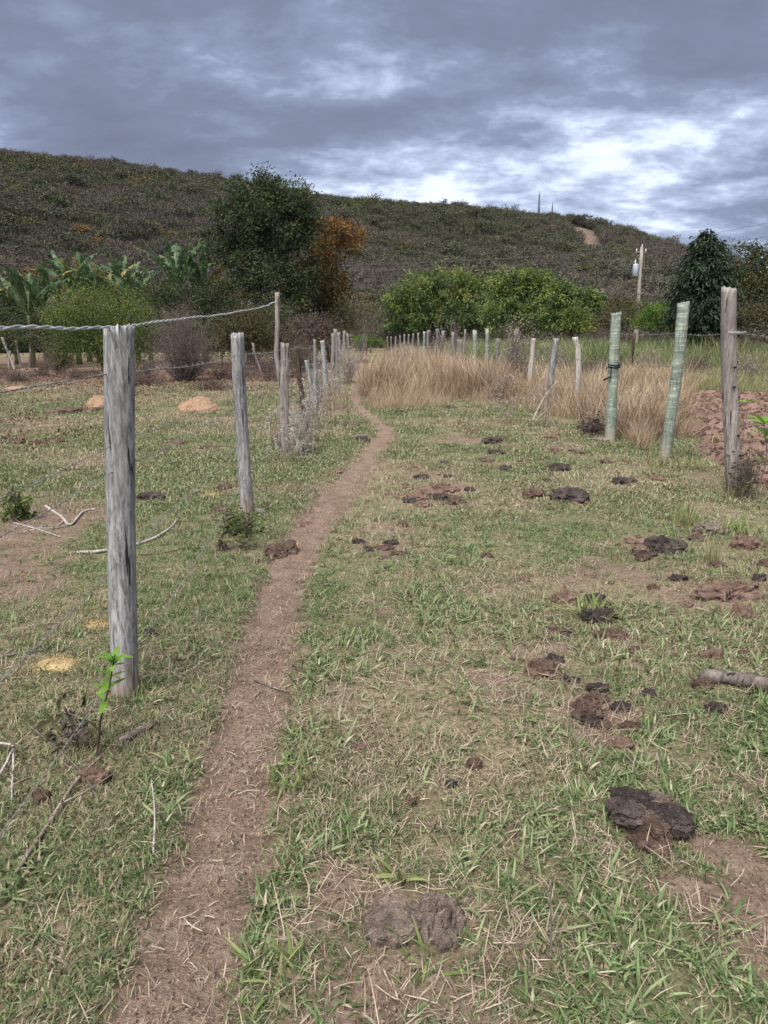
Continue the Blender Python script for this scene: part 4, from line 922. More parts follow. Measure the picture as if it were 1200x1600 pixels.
hue = np.where(rs.rand(n) < .012, rs.uniform(.9, 1., n), hue)
lowg = sst(110, 75, r_); hue = np.clip(hue+lowg*.12, 0, 1)
big = (rs.rand(n) < .06) & (r_ < 285); sc = np.where(big, rs.uniform(1.5, 2.1, n), rs.uniform(.75, 1.55, n))*(1+.35*(rs.rand(n) < .07)); sc = np.where(r_ < 95, sc*.9, sc)
hue = np.where(big & (rs.rand(n) < .6), np.clip(hue+.15, 0, .89), hue)
idx = np.where(hue < .42, rs.randint(0, 4, n), rs.randint(4, 10, n))
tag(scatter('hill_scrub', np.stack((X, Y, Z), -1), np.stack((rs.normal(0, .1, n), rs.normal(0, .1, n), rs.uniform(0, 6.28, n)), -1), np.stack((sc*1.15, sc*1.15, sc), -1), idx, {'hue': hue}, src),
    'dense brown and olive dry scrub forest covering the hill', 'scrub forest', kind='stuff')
L_ridge = leaf_mat('ridge_leaves', [(.05, .045, .03), (.09, .08, .05), (.14, .12, .08)], [(.2, .11, .035), (.27, .15, .05), (.33, .2, .07)])
RT = [(180,252,14,5,0,'flat-topped tree breaking the ridge line at its higher end'),(912,341,14,4.5,0,'flat-topped tree on the ridge near the bare earth scar'),(30,243,9,6,0,'small tree on the highest stretch of the ridge'),
      (300,273,9,5,0,'small round tree on the ridge left of the dark broadleaf tree'),(715,320,10,4,0,'small spreading tree on the middle of the ridge'),(650,322,8,4,0,'low tree on the ridge above the first mango tree'),
      (135,343,22,8,1,'ochre leafed tree on the hillside above the banana plants'),(20,300,14,9,2,'yellow-green tree high on the hillside above the banana plants')]
for i, (px, py, rx, ry, al, lb) in enumerate(RT):
    p = on_hill(px, py+ry+6); Yb = p[1]; 
    tree('hill_tree', lb, 'tree', px, Yb, [(px-rx*.4, py, rx*.7, ry), (px+rx*.4, py+1, rx*.7, ry)], ((.3, .6), (.35, .6)), 700, L_bright if al == 2 else L_ridge, W_bark, .1, .2, 700+i, sig=.3, altf=lambda q, r, al=al: np.full(len(q), float(al == 1)), group='single trees on the hill')
# masts on the ridge
M_mast = mat('mast_steel', .5, .4)[0]; M_mast.node_tree.nodes['Principled BSDF'].inputs['Base Color'].default_value = (.10, .105, .12, 1)
for px, yt, yb, lb, w in ((842,304,345,'tall thin lattice mast on the hill ridge', .55), (863,321,345,'shorter thin mast on the hill ridge beside the tall one', .4)):
    p = on_hill(px-1, yb); tpz = atY(px+1.5, yt, p[1]); H = tpz[2]-p[2]; root = empty('radio_mast', tuple(p)); mb = MB(); k3 = [np.array((w*math.cos(q), w*math.sin(q), 0)) for q in (0, 2.09, 4.19)]
    for q in k3: mb.tube(np.array((q*.8, q*.3+(0, 0, H))), .13, 4)
    mb.build('legs', M_mast, root); mb = MB(); ns = 12
    for i in range(ns):
        for j in range(3):
            f0, f1 = .8-.5*i/ns, .8-.5*(i+1)/ns; mb.tube(np.array((k3[j]*f0+(0, 0, H*i/ns), k3[(j+1) % 3]*f1+(0, 0, H*(i+1)/ns))), .06, 3)
    mb.build('lattice', M_mast, root); mb = MB(); mb.tube(np.array(((0, 0, H-.2), (0, 0, H+1.2))), .1, 5); mb.build('antenna', M_mast, root)
    tag(root, lb, 'mast')
# ------------------------------------------------------------------ dung, clods, mounds
import bmesh
def ico(sub):
    bm = bmesh.new(); bmesh.ops.create_icosphere(bm, subdivisions=sub, radius=1); bm.verts.ensure_lookup_table()
    V = np.array([v_.co[:] for v_ in bm.verts]); F = np.array([[q.index for q in f.verts] for f in bm.faces]); bm.free(); return V, F
ICO = {s: ico(s) for s in (3, 4, 5, 6)}
def lump(seed, w, d, h, sub=4, rough=.5, folds=0., cracks=0, flat=.75, uneven=.35, fold_dir=0., fold_n=9):
    V, F = ICO[sub]; V = V.copy(); ang = np.arctan2(V[:, 1], V[:, 0]); rs = np.random.RandomState(seed)
    rim = 1+uneven*(fbm(np.cos(ang)*1.3+seed, np.sin(ang)*1.3, 4, seed)-.5)*2
    z = np.sign(V[:, 2])*np.abs(V[:, 2])**flat
    Q = np.stack((V[:, 0]*w/2*rim, V[:, 1]*d/2*rim, z*h), -1); U3 = V*1.0
    n_ = fbm3(U3+seed*3.1, 2.2, 5, seed)-.5; f_ = fbm3(U3+seed, 9., 3, seed+5)-.5
    Q += V*np.array((w/2, d/2, h))*(n_*rough*1.5+f_*rough*.45)[:, None]
    top = np.clip(V[:, 2]+.2, 0, 1)
    if folds:
        u_ = V[:, 0]*math.cos(fold_dir)+V[:, 1]*math.sin(fold_dir)+.35*(V[:, 0]*-math.sin(fold_dir)+V[:, 1]*math.cos(fold_dir))**2+.5*n_
        Q[:, 2] += folds*h*top*(np.abs(np.sin(u_*fold_n))**.6-.6)
    if cracks:
        S_ = rs.uniform(-.9, .9, (cracks, 2)); dd = np.sort(np.hypot(V[:, 0:1]-S_[:, 0]+n_[:, None]*.4, V[:, 1:2]-S_[:, 1]+f_[:, None]*.4), 1); e = dd[:, 1]-dd[:, 0]
        own = np.argmin(np.hypot(V[:, 0:1]-S_[:, 0], V[:, 1:2]-S_[:, 1]), 1)
        Q[:, 2] += top*(rs.uniform(-.25, .25, cracks)[own]*h-(1-sst(.02, .10, e))*h*.75)
    Q[:, 2] = np.maximum(Q[:, 2], -.018)
    return np_mesh('lump', Q, [F])
def dung_mat(name, dark, mid, light):
    m, t, b = mat(name, .9, .12); v = ocoord(t)
    a = noise(t, v, 14, 6, .7); f = noise(t, mapping(t, v, (1, 1, 2.5)), 110, 5, .7, 1.); 
    c = ramp(t, mth(t, 'ADD', mth(t, 'MULTIPLY', a, .65), mth(t, 'MULTIPLY', f, .35)), [(.36, dark), (.5, mid), (.64, light)])
    st_ = noise(t, mapping(t, v, (1, 1, 1)), 260, 2, .6, 2.); c = mixc(t, ramp(t, st_, [(.6, 0.), (.68, .5)]), c, tuple(min(1, x*1.7) for x in light))
    t.links.new(c, b.inputs['Base Color']); bump(t, b, mth(t, 'ADD', a, mth(t, 'MULTIPLY', f, .7)), 1., .012); return m
D_dark = dung_mat('dark_dung', (.02, .016, .016), (.062, .049, .046), (.16, .125, .11))
D_dry = dung_mat('dry_dung', (.05, .038, .032), (.19, .148, .122), (.36, .288, .24))
D_crust = dung_mat('crusted_dung', (.03, .024, .022), (.10, .078, .067), (.22, .175, .15))
D_brown = dung_mat('brown_dung', (.045, .030, .024), (.12, .08, .063), (.24, .17, .135))
D_clod = dung_mat('earth_clod', (.09, .055, .04), (.19, .125, .098), (.31, .22, .175))
def px_len(px, py):
    x, y = at(px, py); return (y*cp+CAMH*sp)/FPX
EXCL = []
def ground_lump(name, label, cat, px, py, wpx, hpx, m, seed, group=None, **kw):
    x, y = at(px, py+hpx*.35); u_ = px_len(px, py); w = wpx*u_; th = math.atan2(CAMH, y)
    ha = hpx*u_; h = max(min(ha*.62/max(math.cos(th), .3), w*.45), min(.03, w*.4)); d = min(w*1.0, max(w*.55, (ha-h*math.cos(th))/math.sin(th)))
    o = obj(name, lump(seed, w, d, h*.85, **kw), m, None, (x, y, gz(x, y)+.008)); 
    EXCL.append((x, y, w*.5+.012, d*.5+.012)); return tag(o, label, cat, group), w, d, h
# the two big pats in front
x, y = at(645, 1452); u_ = px_len(645, 1452)
root = empty('dung_pat', (x, y, gz(x, y)))
o = obj('lobe', lump(801, .14, .145, .046, 6, .28, .22, 0, .5, .18, R(100), 12), D_dry, root, (-.058, .0, .004))
for i, (dx, dy, w, d, h) in enumerate(((.028, .005, .115, .125, .050), (.092, .022, .085, .10, .055), (.052, .05, .10, .07, .052), (.085, -.045, .075, .055, .030))):
    o = obj('lobe', lump(811+i, w*.92, d*.92, h*.8, 6, .42, .07, 4 if i < 2 else 2, .38, .4, R(30+50*i), 8), D_dry, root, (dx, dy, .004), R(20*i))
tag(root, 'cracked grey-brown dung pat in two lobes lying beside straw, close to a small bare patch', 'dung')
x, y = at(1020, 1300); root = empty('dung_pat', (x, y, gz(x, y)))
for i, (dx, dy, z, w, d, h, mm) in enumerate(((-.02, -.055, 0, .13, .08, .03, D_brown), (.0, -.01, .01, .14, .11, .05, D_brown), (-.045, .035, .05, .17, .10, .030, D_crust), (.055, .012, .042, .13, .10, .032, D_dark), (.03, .075, .062, .11, .07, .025, D_dry), (-.045, .075, .068, .12, .07, .028, D_dark), (.0, .03, .066, .12, .035, .022, D_dark))):
    o = obj('layer', lump(821+i, w, d, h, 6, .6, .42 if i > 1 else .1, 3 if i < 2 else 0, .5, .4, R(75), 12), mm, root, (dx, dy, z), R(-18)); o.rotation_euler[1] = R(6 if i in (2, 3) else 0); o.rotation_euler[0] = R(10 if i > 1 else 0)
tag(root, 'tall stacked black layered dung pat with folds, beside a bare sandy patch', 'dung')
EXCL += [(*at(645, 1452), .135, .085), (*at(1020, 1300), .14, .09)]
# medium ones with a look of their own
ML = [('dark dung pat sitting on a lush grass rosette', 935,956,54,30,D_dark,.25,0),('wide flat pale brown crumbling dung pat near the ploughed edge', 1133,922,92,40,D_clod,.2,6),
      ('flat black folded dung pat on short turf', 1032,850,66,28,D_dark,.4,0),('large dark dung heap with a brown one at its side', 890,772,50,27,D_dark,.3,0),('brown dung lump at the side of the dark heap', 833,769,34,20,D_brown,.2,0),
      ('small black dung heap in line with the strapped green post', 874,730,32,16,D_dark,.3,0),('reddish brown dung crumbled at the path edge', 440,853,44,28,D_brown,.2,5),('thin dark dung strip in front of the tawny grass', 768,688,34,12,D_dark,.2,0),
      ('flat dark dung slab under the lush grass rosette', 955,988,46,18,D_brown,.3,0),('brown dung clump beside the lush grass rosette', 884,930,40,22,D_clod,.2,4),('crumbled brown dung with a dark stone-like core', 848,1040,60,24,D_brown,.2,5),
      ('dark lumpy soil heap at the rim of the dug hollow', 915,1095,46,40,D_brown,.2,4),('small pointed dung cone standing in the turf', 740,1186,22,30,D_brown,.1,0),('pale clod on the turf near the path', 565,1168,26,16,D_clod,.1,0),
      ('reddish clod behind the long dry stick', 150,1208,44,26,D_clod,.15,3),('bark-like grey chunk at the grass tuft by the knotty post', 1110,826,46,24,D_dry,.3,0),('split brown bark chunk beside the knotty post', 1165,848,48,24,D_clod,.3,4),
      ('single brown dung ball on the turf left of the grass tuft', 629,820,18,15,D_brown,.1,0),('black twisted dung strip behind the silver-grey post', 236,774,44,13,D_dark,.3,0),('grey pebble lying on the trodden path', 365,1300,18,17,D_dry,.05,0),
      ('flat dung wedge leaning on the fallen log end', 1100,1066,34,20,D_brown,.2,0),('dark clod at the dug hollow lower rim', 972,1158,40,18,D_clod,.1,0)]
for i, (lb, px, py, w, h, mm, fo, cr) in enumerate(ML):
    ground_lump('dung_pat' if 'dung' in lb else 'pebble' if 'pebble' in lb else 'chunk' if 'chunk' in lb else 'clod', lb, 'dung' if 'dung' in lb else 'pebble' if 'pebble' in lb else 'bark' if 'bark' in lb else 'clod', px, py, w, h, mm, 840+i, sub=5, folds=fo, cracks=cr, rough=.8)
SM = [(567,685,18,8),(545,663,26,6),(622,643,20,5),(702,637,14,4),(740,673,22,7),(723,660,12,5),(777,705,24,6),(695,723,10,6),(652,730,12,8),(790,733,14,10),(865,703,16,12),(863,682,22,8),(972,753,26,10),(1025,747,18,8),
      (855,752,12,6),(690,775,22,9),(625,772,18,8),(705,765,18,7),(660,785,20,8),(610,850,16,7),(560,850,14,6),(760,720,16,6),(820,720,14,6),(900,705,16,7),(930,1085,30,16),(968,1098,24,14),(925,1120,26,16),(985,1130,22,12),(890,1060,20,10),(805,758,12,7),(945,723,14,6),(712,780,22,11),(655,775,24,9),(672,768,30,10),(640,780,18,8),(690,760,20,7),(600,858,20,8),(575,862,18,7),(620,868,16,6),(660,745,18,6),(868,982,26,14),(930,934,26,14),(1112,1022,28,18),(1160,957,24,18),
      (1010,868,26,8),(1000,858,20,12),(1005,875,18,7),(1160,1022,12,8),(760,870,14,6),(820,905,14,6),(985,845,16,8),(1060,905,18,9),(1020,920,14,7),(640,760,16,6),(700,745,14,5),(735,765,14,6),
      (1118,1103,26,14),(1050,1095,18,10),(1015,1078,18,10),(935,1070,26,12),(945,1130,18,10),(800,1300,16,12),(480,815,16,9),(425,865,20,9),(455,842,18,9),(830,1052,16,8),(868,1028,22,10),(890,985,14,8),(640,1252,16,10),(705,1225,14,8),
      (230,988,22,10),(245,1022,16,9),(300,1020,18,9),(275,1035,14,7),(345,855,14,10),(65,1238,22,14),(345,792,20,9),(1075,945,14,8),(990,1012,16,8),(1120,885,20,7),(1185,905,18,9),(1195,880,20,10),(1090,840,20,9),(470,905,12,7),(525,735,16,6),
      (30,690,16,9),(55,692,14,7),(95,600,18,6),(130,640,30,8),(95,643,40,9),(75,690,30,6),(200,700,22,6),(275,690,26,6),(225,735,12,5),(330,700,20,6),(255,705,12,5),(350,760,16,7)]
for i, (px, py, w, h) in enumerate(SM):
    dk = (D_dark, D_brown, D_clod)[int(h2(np.array([px]), np.array([py]), 3)[0]*2.99)]
    if px < 360 and py < 800: dk = D_brown
    lb, cat, gr_ = {D_dark: ('small black dung scrap on short grass', 'dung', 'small black dung scraps'), D_brown: ('small crumbling brown dung scrap on the turf', 'dung', 'small brown dung scraps'), D_clod: ('small pale earth clod lying on the turf', 'clod', 'small pale earth clods')}[dk]
    ground_lump('clod' if dk is D_clod else 'dung_scrap', lb, cat, px, py, w*1.25, h*1.3, dk, 900+i, gr_, sub=4 if w > 13 else 3, folds=.2, rough=1.0, cracks=3 if w > 15 else 0)
rs = np.random.RandomState(77)
for i in range(130):                  # crumbs scattered from the bigger heaps
    c0 = [(945,1110),(670,770),(900,780),(850,1045),(590,860),(1010,860),(930,940),(1130,930),(1090,835),(430,860)][i % 10]
    px, py = c0[0]+rs.normal(0, 34), c0[1]+rs.normal(0, 14); s_ = rs.uniform(4, 10)*(.5+py/1500)
    dk = (D_brown, D_clod)[rs.rand() < .4]; ground_lump('crumb', 'loose brown crumb scattered around a dung heap' if dk is D_brown else 'loose pale earth crumb scattered around a dung heap', 'crumb', px, py, s_, s_*.6, dk, 1000+i, 'loose brown crumbs' if dk is D_brown else 'loose pale crumbs', sub=3, rough=.6)

# earth mounds and sawdust heaps
M_ant = soil_mat('orange_earth', [(.20, .12, .075), (.34, .22, .145), (.46, .32, .22)], 3, 24, .9, .03)
M_pinke = soil_mat('pink_earth', [(.15, .10, .078), (.27, .18, .145), (.38, .27, .22)], 3, 24, .9, .03)
M_saw = soil_mat('sawdust', [(.26, .19, .09), (.44, .33, .17), (.55, .44, .26)], 14, 160, .9, .008)
for i, (lb, px, py, w, h, mm) in enumerate((('rounded orange ant mound in the left pasture', 305,632,70,30,M_ant),('dark-streaked orange mound behind the silver-grey post', 150,628,48,28,M_ant),('pink earth heap under the brown thornbush', 258,580,70,30,M_pinke),
      ('long low pink earth bank at the back of the pasture', 40,580,70,16,M_pinke),('low orange earth bank before the stakes', 20,606,40,10,M_ant),('small pink earth heap left of the thornbush', 232,574,34,16,M_pinke))):
    x, y = at(px, py+h*.45); u_ = px_len(px, py); o = obj('earth_mound', lump(1100+i, w*u_*.9, w*u_*.8, h*u_*.68, 5, .22, 0, 0, 1.5, .3), mm, None, (x, y+w*u_*.3, gz(x, y))); tag(o, lb, 'mound')
for i, (lb, px, py, w, h) in enumerate((('larger yellow sawdust heap left of the silver-grey post', 88,1042,80,24),('small yellow sawdust heap touching the silver-grey post', 152,978,46,22),('flat yellow sawdust patch left of the smooth grey post', 330,772,36,12),('faint yellow sawdust sprinkle behind the silver-grey post', 178,945,24,9))):
    x, y = at(px, py); u_ = px_len(px, py); w_ = w*u_; mb = MB(); rs = np.random.RandomState(1140+i)
    Vv, Ff = ICO[4]; rim = .75+.5*fbm(np.cos(np.arctan2(Vv[:, 1], Vv[:, 0]))*1.6+i, np.sin(np.arctan2(Vv[:, 1], Vv[:, 0]))*1.6, 4, 7+i)
    hz_ = (.026, .02, .014, .010)[i]*np.clip(Vv[:, 2], 0, 1)**1.3*(.6+.8*fbm3(Vv+i, 2.5, 3, i)); mb.add(np.stack((Vv[:, 0]*w_*.42*rim, Vv[:, 1]*w_*.32*rim, np.where(Vv[:, 2] > 0, hz_, -.01)), -1), [Ff])
    for q in range((700, 400, 220, 140)[i]):
        c0 = np.array((rs.normal(0, w_*.26), rs.normal(0, w_*.21), 0)); c0[2] = .016*math.exp(-(c0[0]**2+c0[1]**2)/(w_*.25)**2)+.004+rs.rand()*.012
        t0 = c0+rs.normal(0, .0032, (4, 3)); mb.add(t0, [np.array(((0, 1, 2), (0, 2, 3), (0, 3, 1), (1, 3, 2)))])
    o = mb.build('sawdust_heap', M_saw, None, (x, y, gz(x, y)+.004), False); EXCL.append((x, y, w_*.34, w_*.26)); tag(o, lb, 'sawdust')
EXCL += [(*at(305, 640), .9, .8)]
x, y = at(402, 800); o = obj('concrete_crumb', lump(1130, .12, .10, .03, 4, .4), W_pale, None, (x, y+.05, gz(x, y))); tag(o, 'pale concrete crumb at the foot of the smooth grey post', 'rubble')
x, y = at(955, 690); o = obj('stone', lump(1131, .30, .16, .06, 4, .4), D_dry, None, (x-.12, y+.02, gz(x, y))); tag(o, 'flat grey stone at the foot of the strapped post', 'stone')

W_log = wood_mat('dark_log', (.05, .04, .035), (.135, .11, .095), (.27, .235, .21), sc=30)
W_straw = wood_mat('straw_stems', (.30, .23, .15), (.45, .37, .26), (.60, .52, .40))
W_stick = wood_mat('brown_stick', (.12, .09, .07), (.26, .20, .16), (.40, .33, .28))
# ------------------------------------------------------------------ logs and sticks
def stick(name, label, pts_px, r0, r1, m, seed, cat='stick', lift=.0, side=None, k=7, group=None, n=6, heights=None):
    rs = np.random.RandomState(seed); P_ = []
    for i, q in enumerate(pts_px):
        x, y = at(*q[:2]); hh = heights[i] if heights else 0
        if hh: p = atY(q[0], q[1], y if len(q) < 3 else q[2]); x, y = p[0], p[1]
        P_.append((x, y, gz(x, y)+lift+hh))
    P_ = catmull(P_, n); P_[1:-1, :2] += rs.normal(0, r0*.12, (len(P_)-2, 2)); mb = MB(); rr_ = np.linspace(r0, r1, len(P_))*(1+.08*(rs.rand(len(P_))-.5)); rr_[0] *= .7; mb.tube(P_, rr_, k, jit=.08, seed=seed)
    if side:
        for (f, dx, dy, L) in side:
            q = P_[int(f*(len(P_)-1))]; mb.tube(limb(q, q+np.array((dx, dy, .02))*L, 4, .1, rs), np.linspace(r1*.8, r1*.4, 4), 5)
    return tag(mb.build(name, m), label, cat, group)
stick('log', 'grey weathered log lying in the turf at the lane edge', [(1092,1062),(1140,1068),(1200,1082),(1290,1104)], .030, .035, W_log, 1, 'log', .028, k=14)
stick('branch_piece', 'short dead grey branch piece beside the silver-grey post', [(187,1160),(216,1146),(244,1131)], .016, .012, W_brown, 2, lift=.014, k=9)
stick('stick', 'long thin dry stick slanting through the grass at the lower left', [(24,1366),(70,1300),(120,1225),(160,1184)], .0068, .0045, W_stick, 3, lift=.02, side=((.55, .25, .35, .5),))
stick('dead_twig', 'bleached white curved twig arching at the left picture edge', [(-8,1170),(18,1166,2.45),(24,1200,2.45),(18,1258)], .005, .003, W_pale, 4, 'twig', .01, heights=[.02, .09, .06, 0], n=8)
stick('dead_twig', 'pale straight twig crossing the bleached curved one', [(-20,1240),(2,1218),(20,1180)], .006, .004, W_pale, 5, 'twig', .03)
stick('dead_twig', 'dark thin twig curving from the sprout towards the grass', [(45,1140),(95,1180),(130,1215),(155,1255)], .004, .003, W_brown, 6, 'twig', .02)
stick('stick', 'pale bent stick lying behind the silver-grey post', [(120,866),(160,864),(225,850),(262,832),(278,814)], .012, .007, W_pale, 7, lift=.015)
stick('stick', 'thin long stick lying behind the silver-grey post foot', [(215,868),(260,864),(300,856)], .006, .004, W_brown, 8, lift=.01)
stick('stick', 'forked pale stick on the bare earth patch', [(70,792),(95,808),(110,825),(130,800),(150,795)], .012, .008, W_pale, 9, lift=.012, side=((.5, -.3, -.35, .8), (.35, .1, -.5, .6)))
stick('stick', 'thin pale stick crossing the bare earth patch', [(20,820),(50,828),(95,843)], .007, .005, W_pale, 10, lift=.008)
stick('stick', 'brown stick near the larger sawdust heap', [(-10,1035),(20,1028),(75,1020)], .008, .005, W_brown, 11, lift=.01)
stick('stick', 'grey twig lying across the trodden path', [(395,1062),(420,1072),(448,1084)], .004, .003, W_brown, 12, lift=.03)
stick('stick', 'thin wavy straw stem beside the path edge', [(240,1340),(243,1290),(238,1235)], .0028, .002, W_pale, 13, lift=.03, heights=[0, .02, .03])
stick('stick', 'bent dead stem leaning out of the tawny grass by the leaning dark post', [(832,656),(850,622,15),(872,590,15)], .014, .008, W_pale, 14, lift=0, heights=[0, .28, .62])
stick('stick', 'second bent dead stem lying by the leaning dark post', [(836,660),(850,648),(868,632,14.6)], .014, .009, W_pale, 15, lift=.01, heights=[0, .05, .2])
rs = np.random.RandomState(5)
for i in range(46):
    px, py = rs.uniform(430, 1190), rs.uniform(1060, 1590); a = rs.uniform(0, 6.28); L = rs.uniform(22, 60); bend_ = rs.uniform(-.35, .35)
    pts = [(px, py), (px+math.cos(a)*L*.5, py+math.sin(a)*L*.3), (px+math.cos(a+bend_)*L, py+math.sin(a+bend_)*L*.6)]
    stick('straw_stem', 'loose bleached straw stem lying on the turf right of the path', pts, .0020, .0012, W_straw, 30+i, 'straw', .02, group='straw stems lying on the turf', k=5, n=4)
for i in range(26):
    s_ = rs.uniform(0, 1); yy = 880+700*s_**.8; j = min(len(PATH_PX)-1, int(np.argmin([abs(q[1]-yy) for q in PATH_PX]))); px = np.interp(-yy, [-q[1] for q in PATH_PX], [q[0] for q in PATH_PX])+rs.normal(0, 30*yy/1300); a = rs.uniform(0, 6.28); L = rs.uniform(14, 40)*yy/1300
    stick('path_twig', 'thin broken twig lying on the trodden earth path', [(px, yy), (px+math.cos(a)*L*.5, yy+math.sin(a)*L*.3), (px+math.cos(a+.2)*L, yy+math.sin(a+.2)*L*.6)], .0024, .0014, W_straw if i % 3 else W_brown, 80+i, 'twig', .030, group='twigs lying on the path', k=5, n=4)
stick('dead_stalk', 'thin upright dead weed stalk standing in the turf before the black layered dung', [(861,1500),(863,1400,1.62),(864,1298,1.62)], .0035, .002, W_brown, 120, 'stalk', 0, heights=[0, .08, .20])
stick('dead_stalk', 'thin dead stalk leaning beside the rank tuft by the log', [(1030,930),(1034,912,4.0)], .003, .002, W_pale, 121, 'stalk', 0, heights=[0, .1])

# ------------------------------------------------------------------ seedlings, weeds, tufts
L_sprout = leaf_mat('sprout_leaf', [(.10, .22, .03), (.18, .34, .05), (.28, .44, .10)], [(.3, .2, .03)]*2, .45, .35, .3)
def blade_leaf(L, W, fold=.2, n=6, curl=.6):
    s = np.linspace(0, 1, n); w = W/2*np.sin(np.pi*np.clip(s*.92+.06, 0, 1))**.8; x = L*np.sinc(curl*s/np.pi)*s; z = -L*curl*.5*s*s
    V = np.vstack((np.stack((x, 0*x, z), -1), np.stack((x, w, z+w*fold), -1), np.stack((x, -w, z+w*fold), -1))); q = np.arange(n-1)
    me = np_mesh('leaf', V, [np.vstack((np.stack((q, q+1, q+1+n, q+n), -1), np.stack((q, q+2*n, q+1+2*n, q+1), -1)))], {'tint': np.random.uniform(.2, .9)*np.ones(3*n), 'alt': np.zeros(3*n)})
    return me
def seedling(name, label, stem_pts, leaves, Lr, ml, ms, seed, r=.004, Wf=.4, cat='sprout', el=(.2, .9)):
    rs = np.random.RandomState(seed); P_ = np.array(stem_pts, float); base = P_[0].copy(); root = empty(name, tuple(base)); Q = catmull(P_-base, 6) if len(P_) > 2 else P_-base
    mb = MB(); mb.tube(Q, np.linspace(r*1.3, r*.6, len(Q)), 6); mb.build('stem', ms, root)
    variants = [blade_leaf(1, Wf, .2, 6, c) for c in (.3, .6, .9)]
    for f, k in leaves:
        c = Q[min(len(Q)-1, int(f*(len(Q)-1)))]
        for i in range(k):
            o = obj('leaf', variants[rs.randint(3)], ml, root, tuple(c)); o.rotation_euler = (rs.normal(0, .2), -rs.uniform(*el), i*2.4+rs.uniform(-.3, .3)); o.scale = (rs.uniform(*Lr),)*3
    return tag(root, label, cat)
Ys = at(150, 1178)[1]; x0, y0 = at(150, 1178)
seedling('sprout', 'green leafy sprout on a dark stem growing in front of the silver-grey post', [(x0, y0, gz(x0, y0)-.02), atY(158,1120,y0), atY(170,1075,y0+.02), atY(180,1022,y0+.03)], ((.02, 1), (.55, 3), (.70, 5), (.80, 5), (.92, 6), (.99, 8)), (.045, .085), L_sprout, W_dark, 1, .004, .30)
x0, y0 = at(118, 1030); seedling('sprout', 'tiny bright grass-like sprout beside the larger sawdust heap', [(x0, y0, gz(x0, y0)-.01), (x0, y0, gz(x0, y0)+.05)], ((.9, 5),), (.05, .09), L_sprout, W_twig, 2, .003, .2)
for i, (px, py, k, s_, lb) in enumerate(((345,862,3,.2,'low grey-green leafy weed near the smooth grey post'),(380,862,3,.22,'low leafy weed between the path and the smooth grey post'))):
    x0, y0 = at(px, py); seedling('weed', lb, [(x0, y0, gz(x0, y0)-.02), (x0+.02, y0, .12), (x0+.05, y0, .26)], ((.3, 5), (.5, 6), (.7, 6), (.85, 6), (1, 6)), (.06, .11), L_olive, W_twig, 10+i, .004, .25, 'weed')
twig_bush('weed', 'sparse spindly green weed right before the smooth grey post', 362, 5.6, 60, 795, 14, L_green, 210, 130, 'weed')
twig_bush('weed', 'dry spindly weed with dark stems at the left of the lower wire', 60, 2.6, 110, 1085, 7, L_olive, 211, 24, 'weed')
twig_bush('weed', 'low dark green weed clump by the bare earth patch edge', -5, 6.1, 60, 760, 22, L_green, 212, 260, 'weed')
twig_bush('weed', 'spindly dark weed under the sprouting maize plant', 1190, 6.9, 50, 690, 24, L_olive, 213, 120, 'weed')
x0, y0 = at(1205, 790); y0 = 6.9; x0 = atY(1195, 600, 6.9)[0]
seedling('leafy_plant', 'young bright green broad-leaved plant right of the knotty post', [(x0, y0, gz(x0, y0)-.02), atY(1197, 720, 6.9), atY(1194, 662, 6.9)], ((.5, 2), (.75, 3), (.9, 4), (1, 5)), (.14, .24), L_sprout, W_twig, 3, .006, .32, 'plant')
x0 = atY(1165, 600, 8.5)[0]; seedling('leafy_plant', 'small green leafy shoot behind the knotty post', [(x0, 8.5, gz(x0, 8.5)+.05), atY(1165, 660, 8.5), atY(1168, 628, 8.5)], ((.6, 3), (1, 4)), (.10, .2), L_sprout, W_twig, 4, .004, .25, 'plant')
x0, y0 = at(435, 745); seedling('weed', 'tiny lime green weed at the foot of the dry white-tufted stems', [(x0, y0, gz(x0, y0)-.01), (x0, y0, gz(x0, y0)+.06)], ((.6, 5), (.9, 6)), (.05, .08), L_sprout, W_twig, 5, .003, .5, 'weed')
def one_tuft(label, px, py, n, L, w, mt, seed, spread=.06, lean=.18, dry=.4, cat='grass tuft', name='grass_tuft', bend=(.1, .8)):
    x, y = at(px, py); me = tuft(name, n, L, w, spread, lean, bend, seed, seg=4, dry=dry); return tag(obj(name, me, mt, None, (x, y, gz(x, y))), label, cat)
M_tuft = grass_mat('tuft_blades', [(.10, .14, .04), (.19, .24, .08), (.29, .33, .13)], [(.25, .20, .10), (.38, .31, .17), (.5, .42, .27)])
one_tuft('upright yellow-green grass tuft near the knotty post', 1068, 822, 70, (.10, .30), (.003, .006), M_tuft, 901, .09)
one_tuft('sparse tall grass tuft in front of the bark chunks', 1110, 880, 44, (.10, .30), (.003, .005), M_tuft, 902, .06, .12, .7)
one_tuft('green grass cushion beside the split bark chunk', 1150, 835, 90, (.08, .18), (.004, .008), M_tuft, 903, .15, .5, .1)
one_tuft('lush broad-bladed grass rosette around a dark dung pat', 925, 965, 60, (.10, .22), (.009, .015), M_tuft, 904, .10, .9, .03, bend=(.2, .9))
one_tuft('broad-bladed green grass rosette above the cracked two-lobed dung', 615, 1375, 16, (.08, .13), (.010, .016), M_tuft, 905, .04, 1.0, 0, bend=(.1, .7))
one_tuft('broad-bladed grass rosette below the cracked two-lobed dung', 655, 1500, 14, (.06, .11), (.009, .013), M_tuft, 906, .06, .9, 0, bend=(.1, .7))
one_tuft('dense green grass fringe overhanging the path at its right edge', 455, 1215, 60, (.06, .12), (.006, .010), M_tuft, 907, .09, .9, .05, bend=(.1, .8))
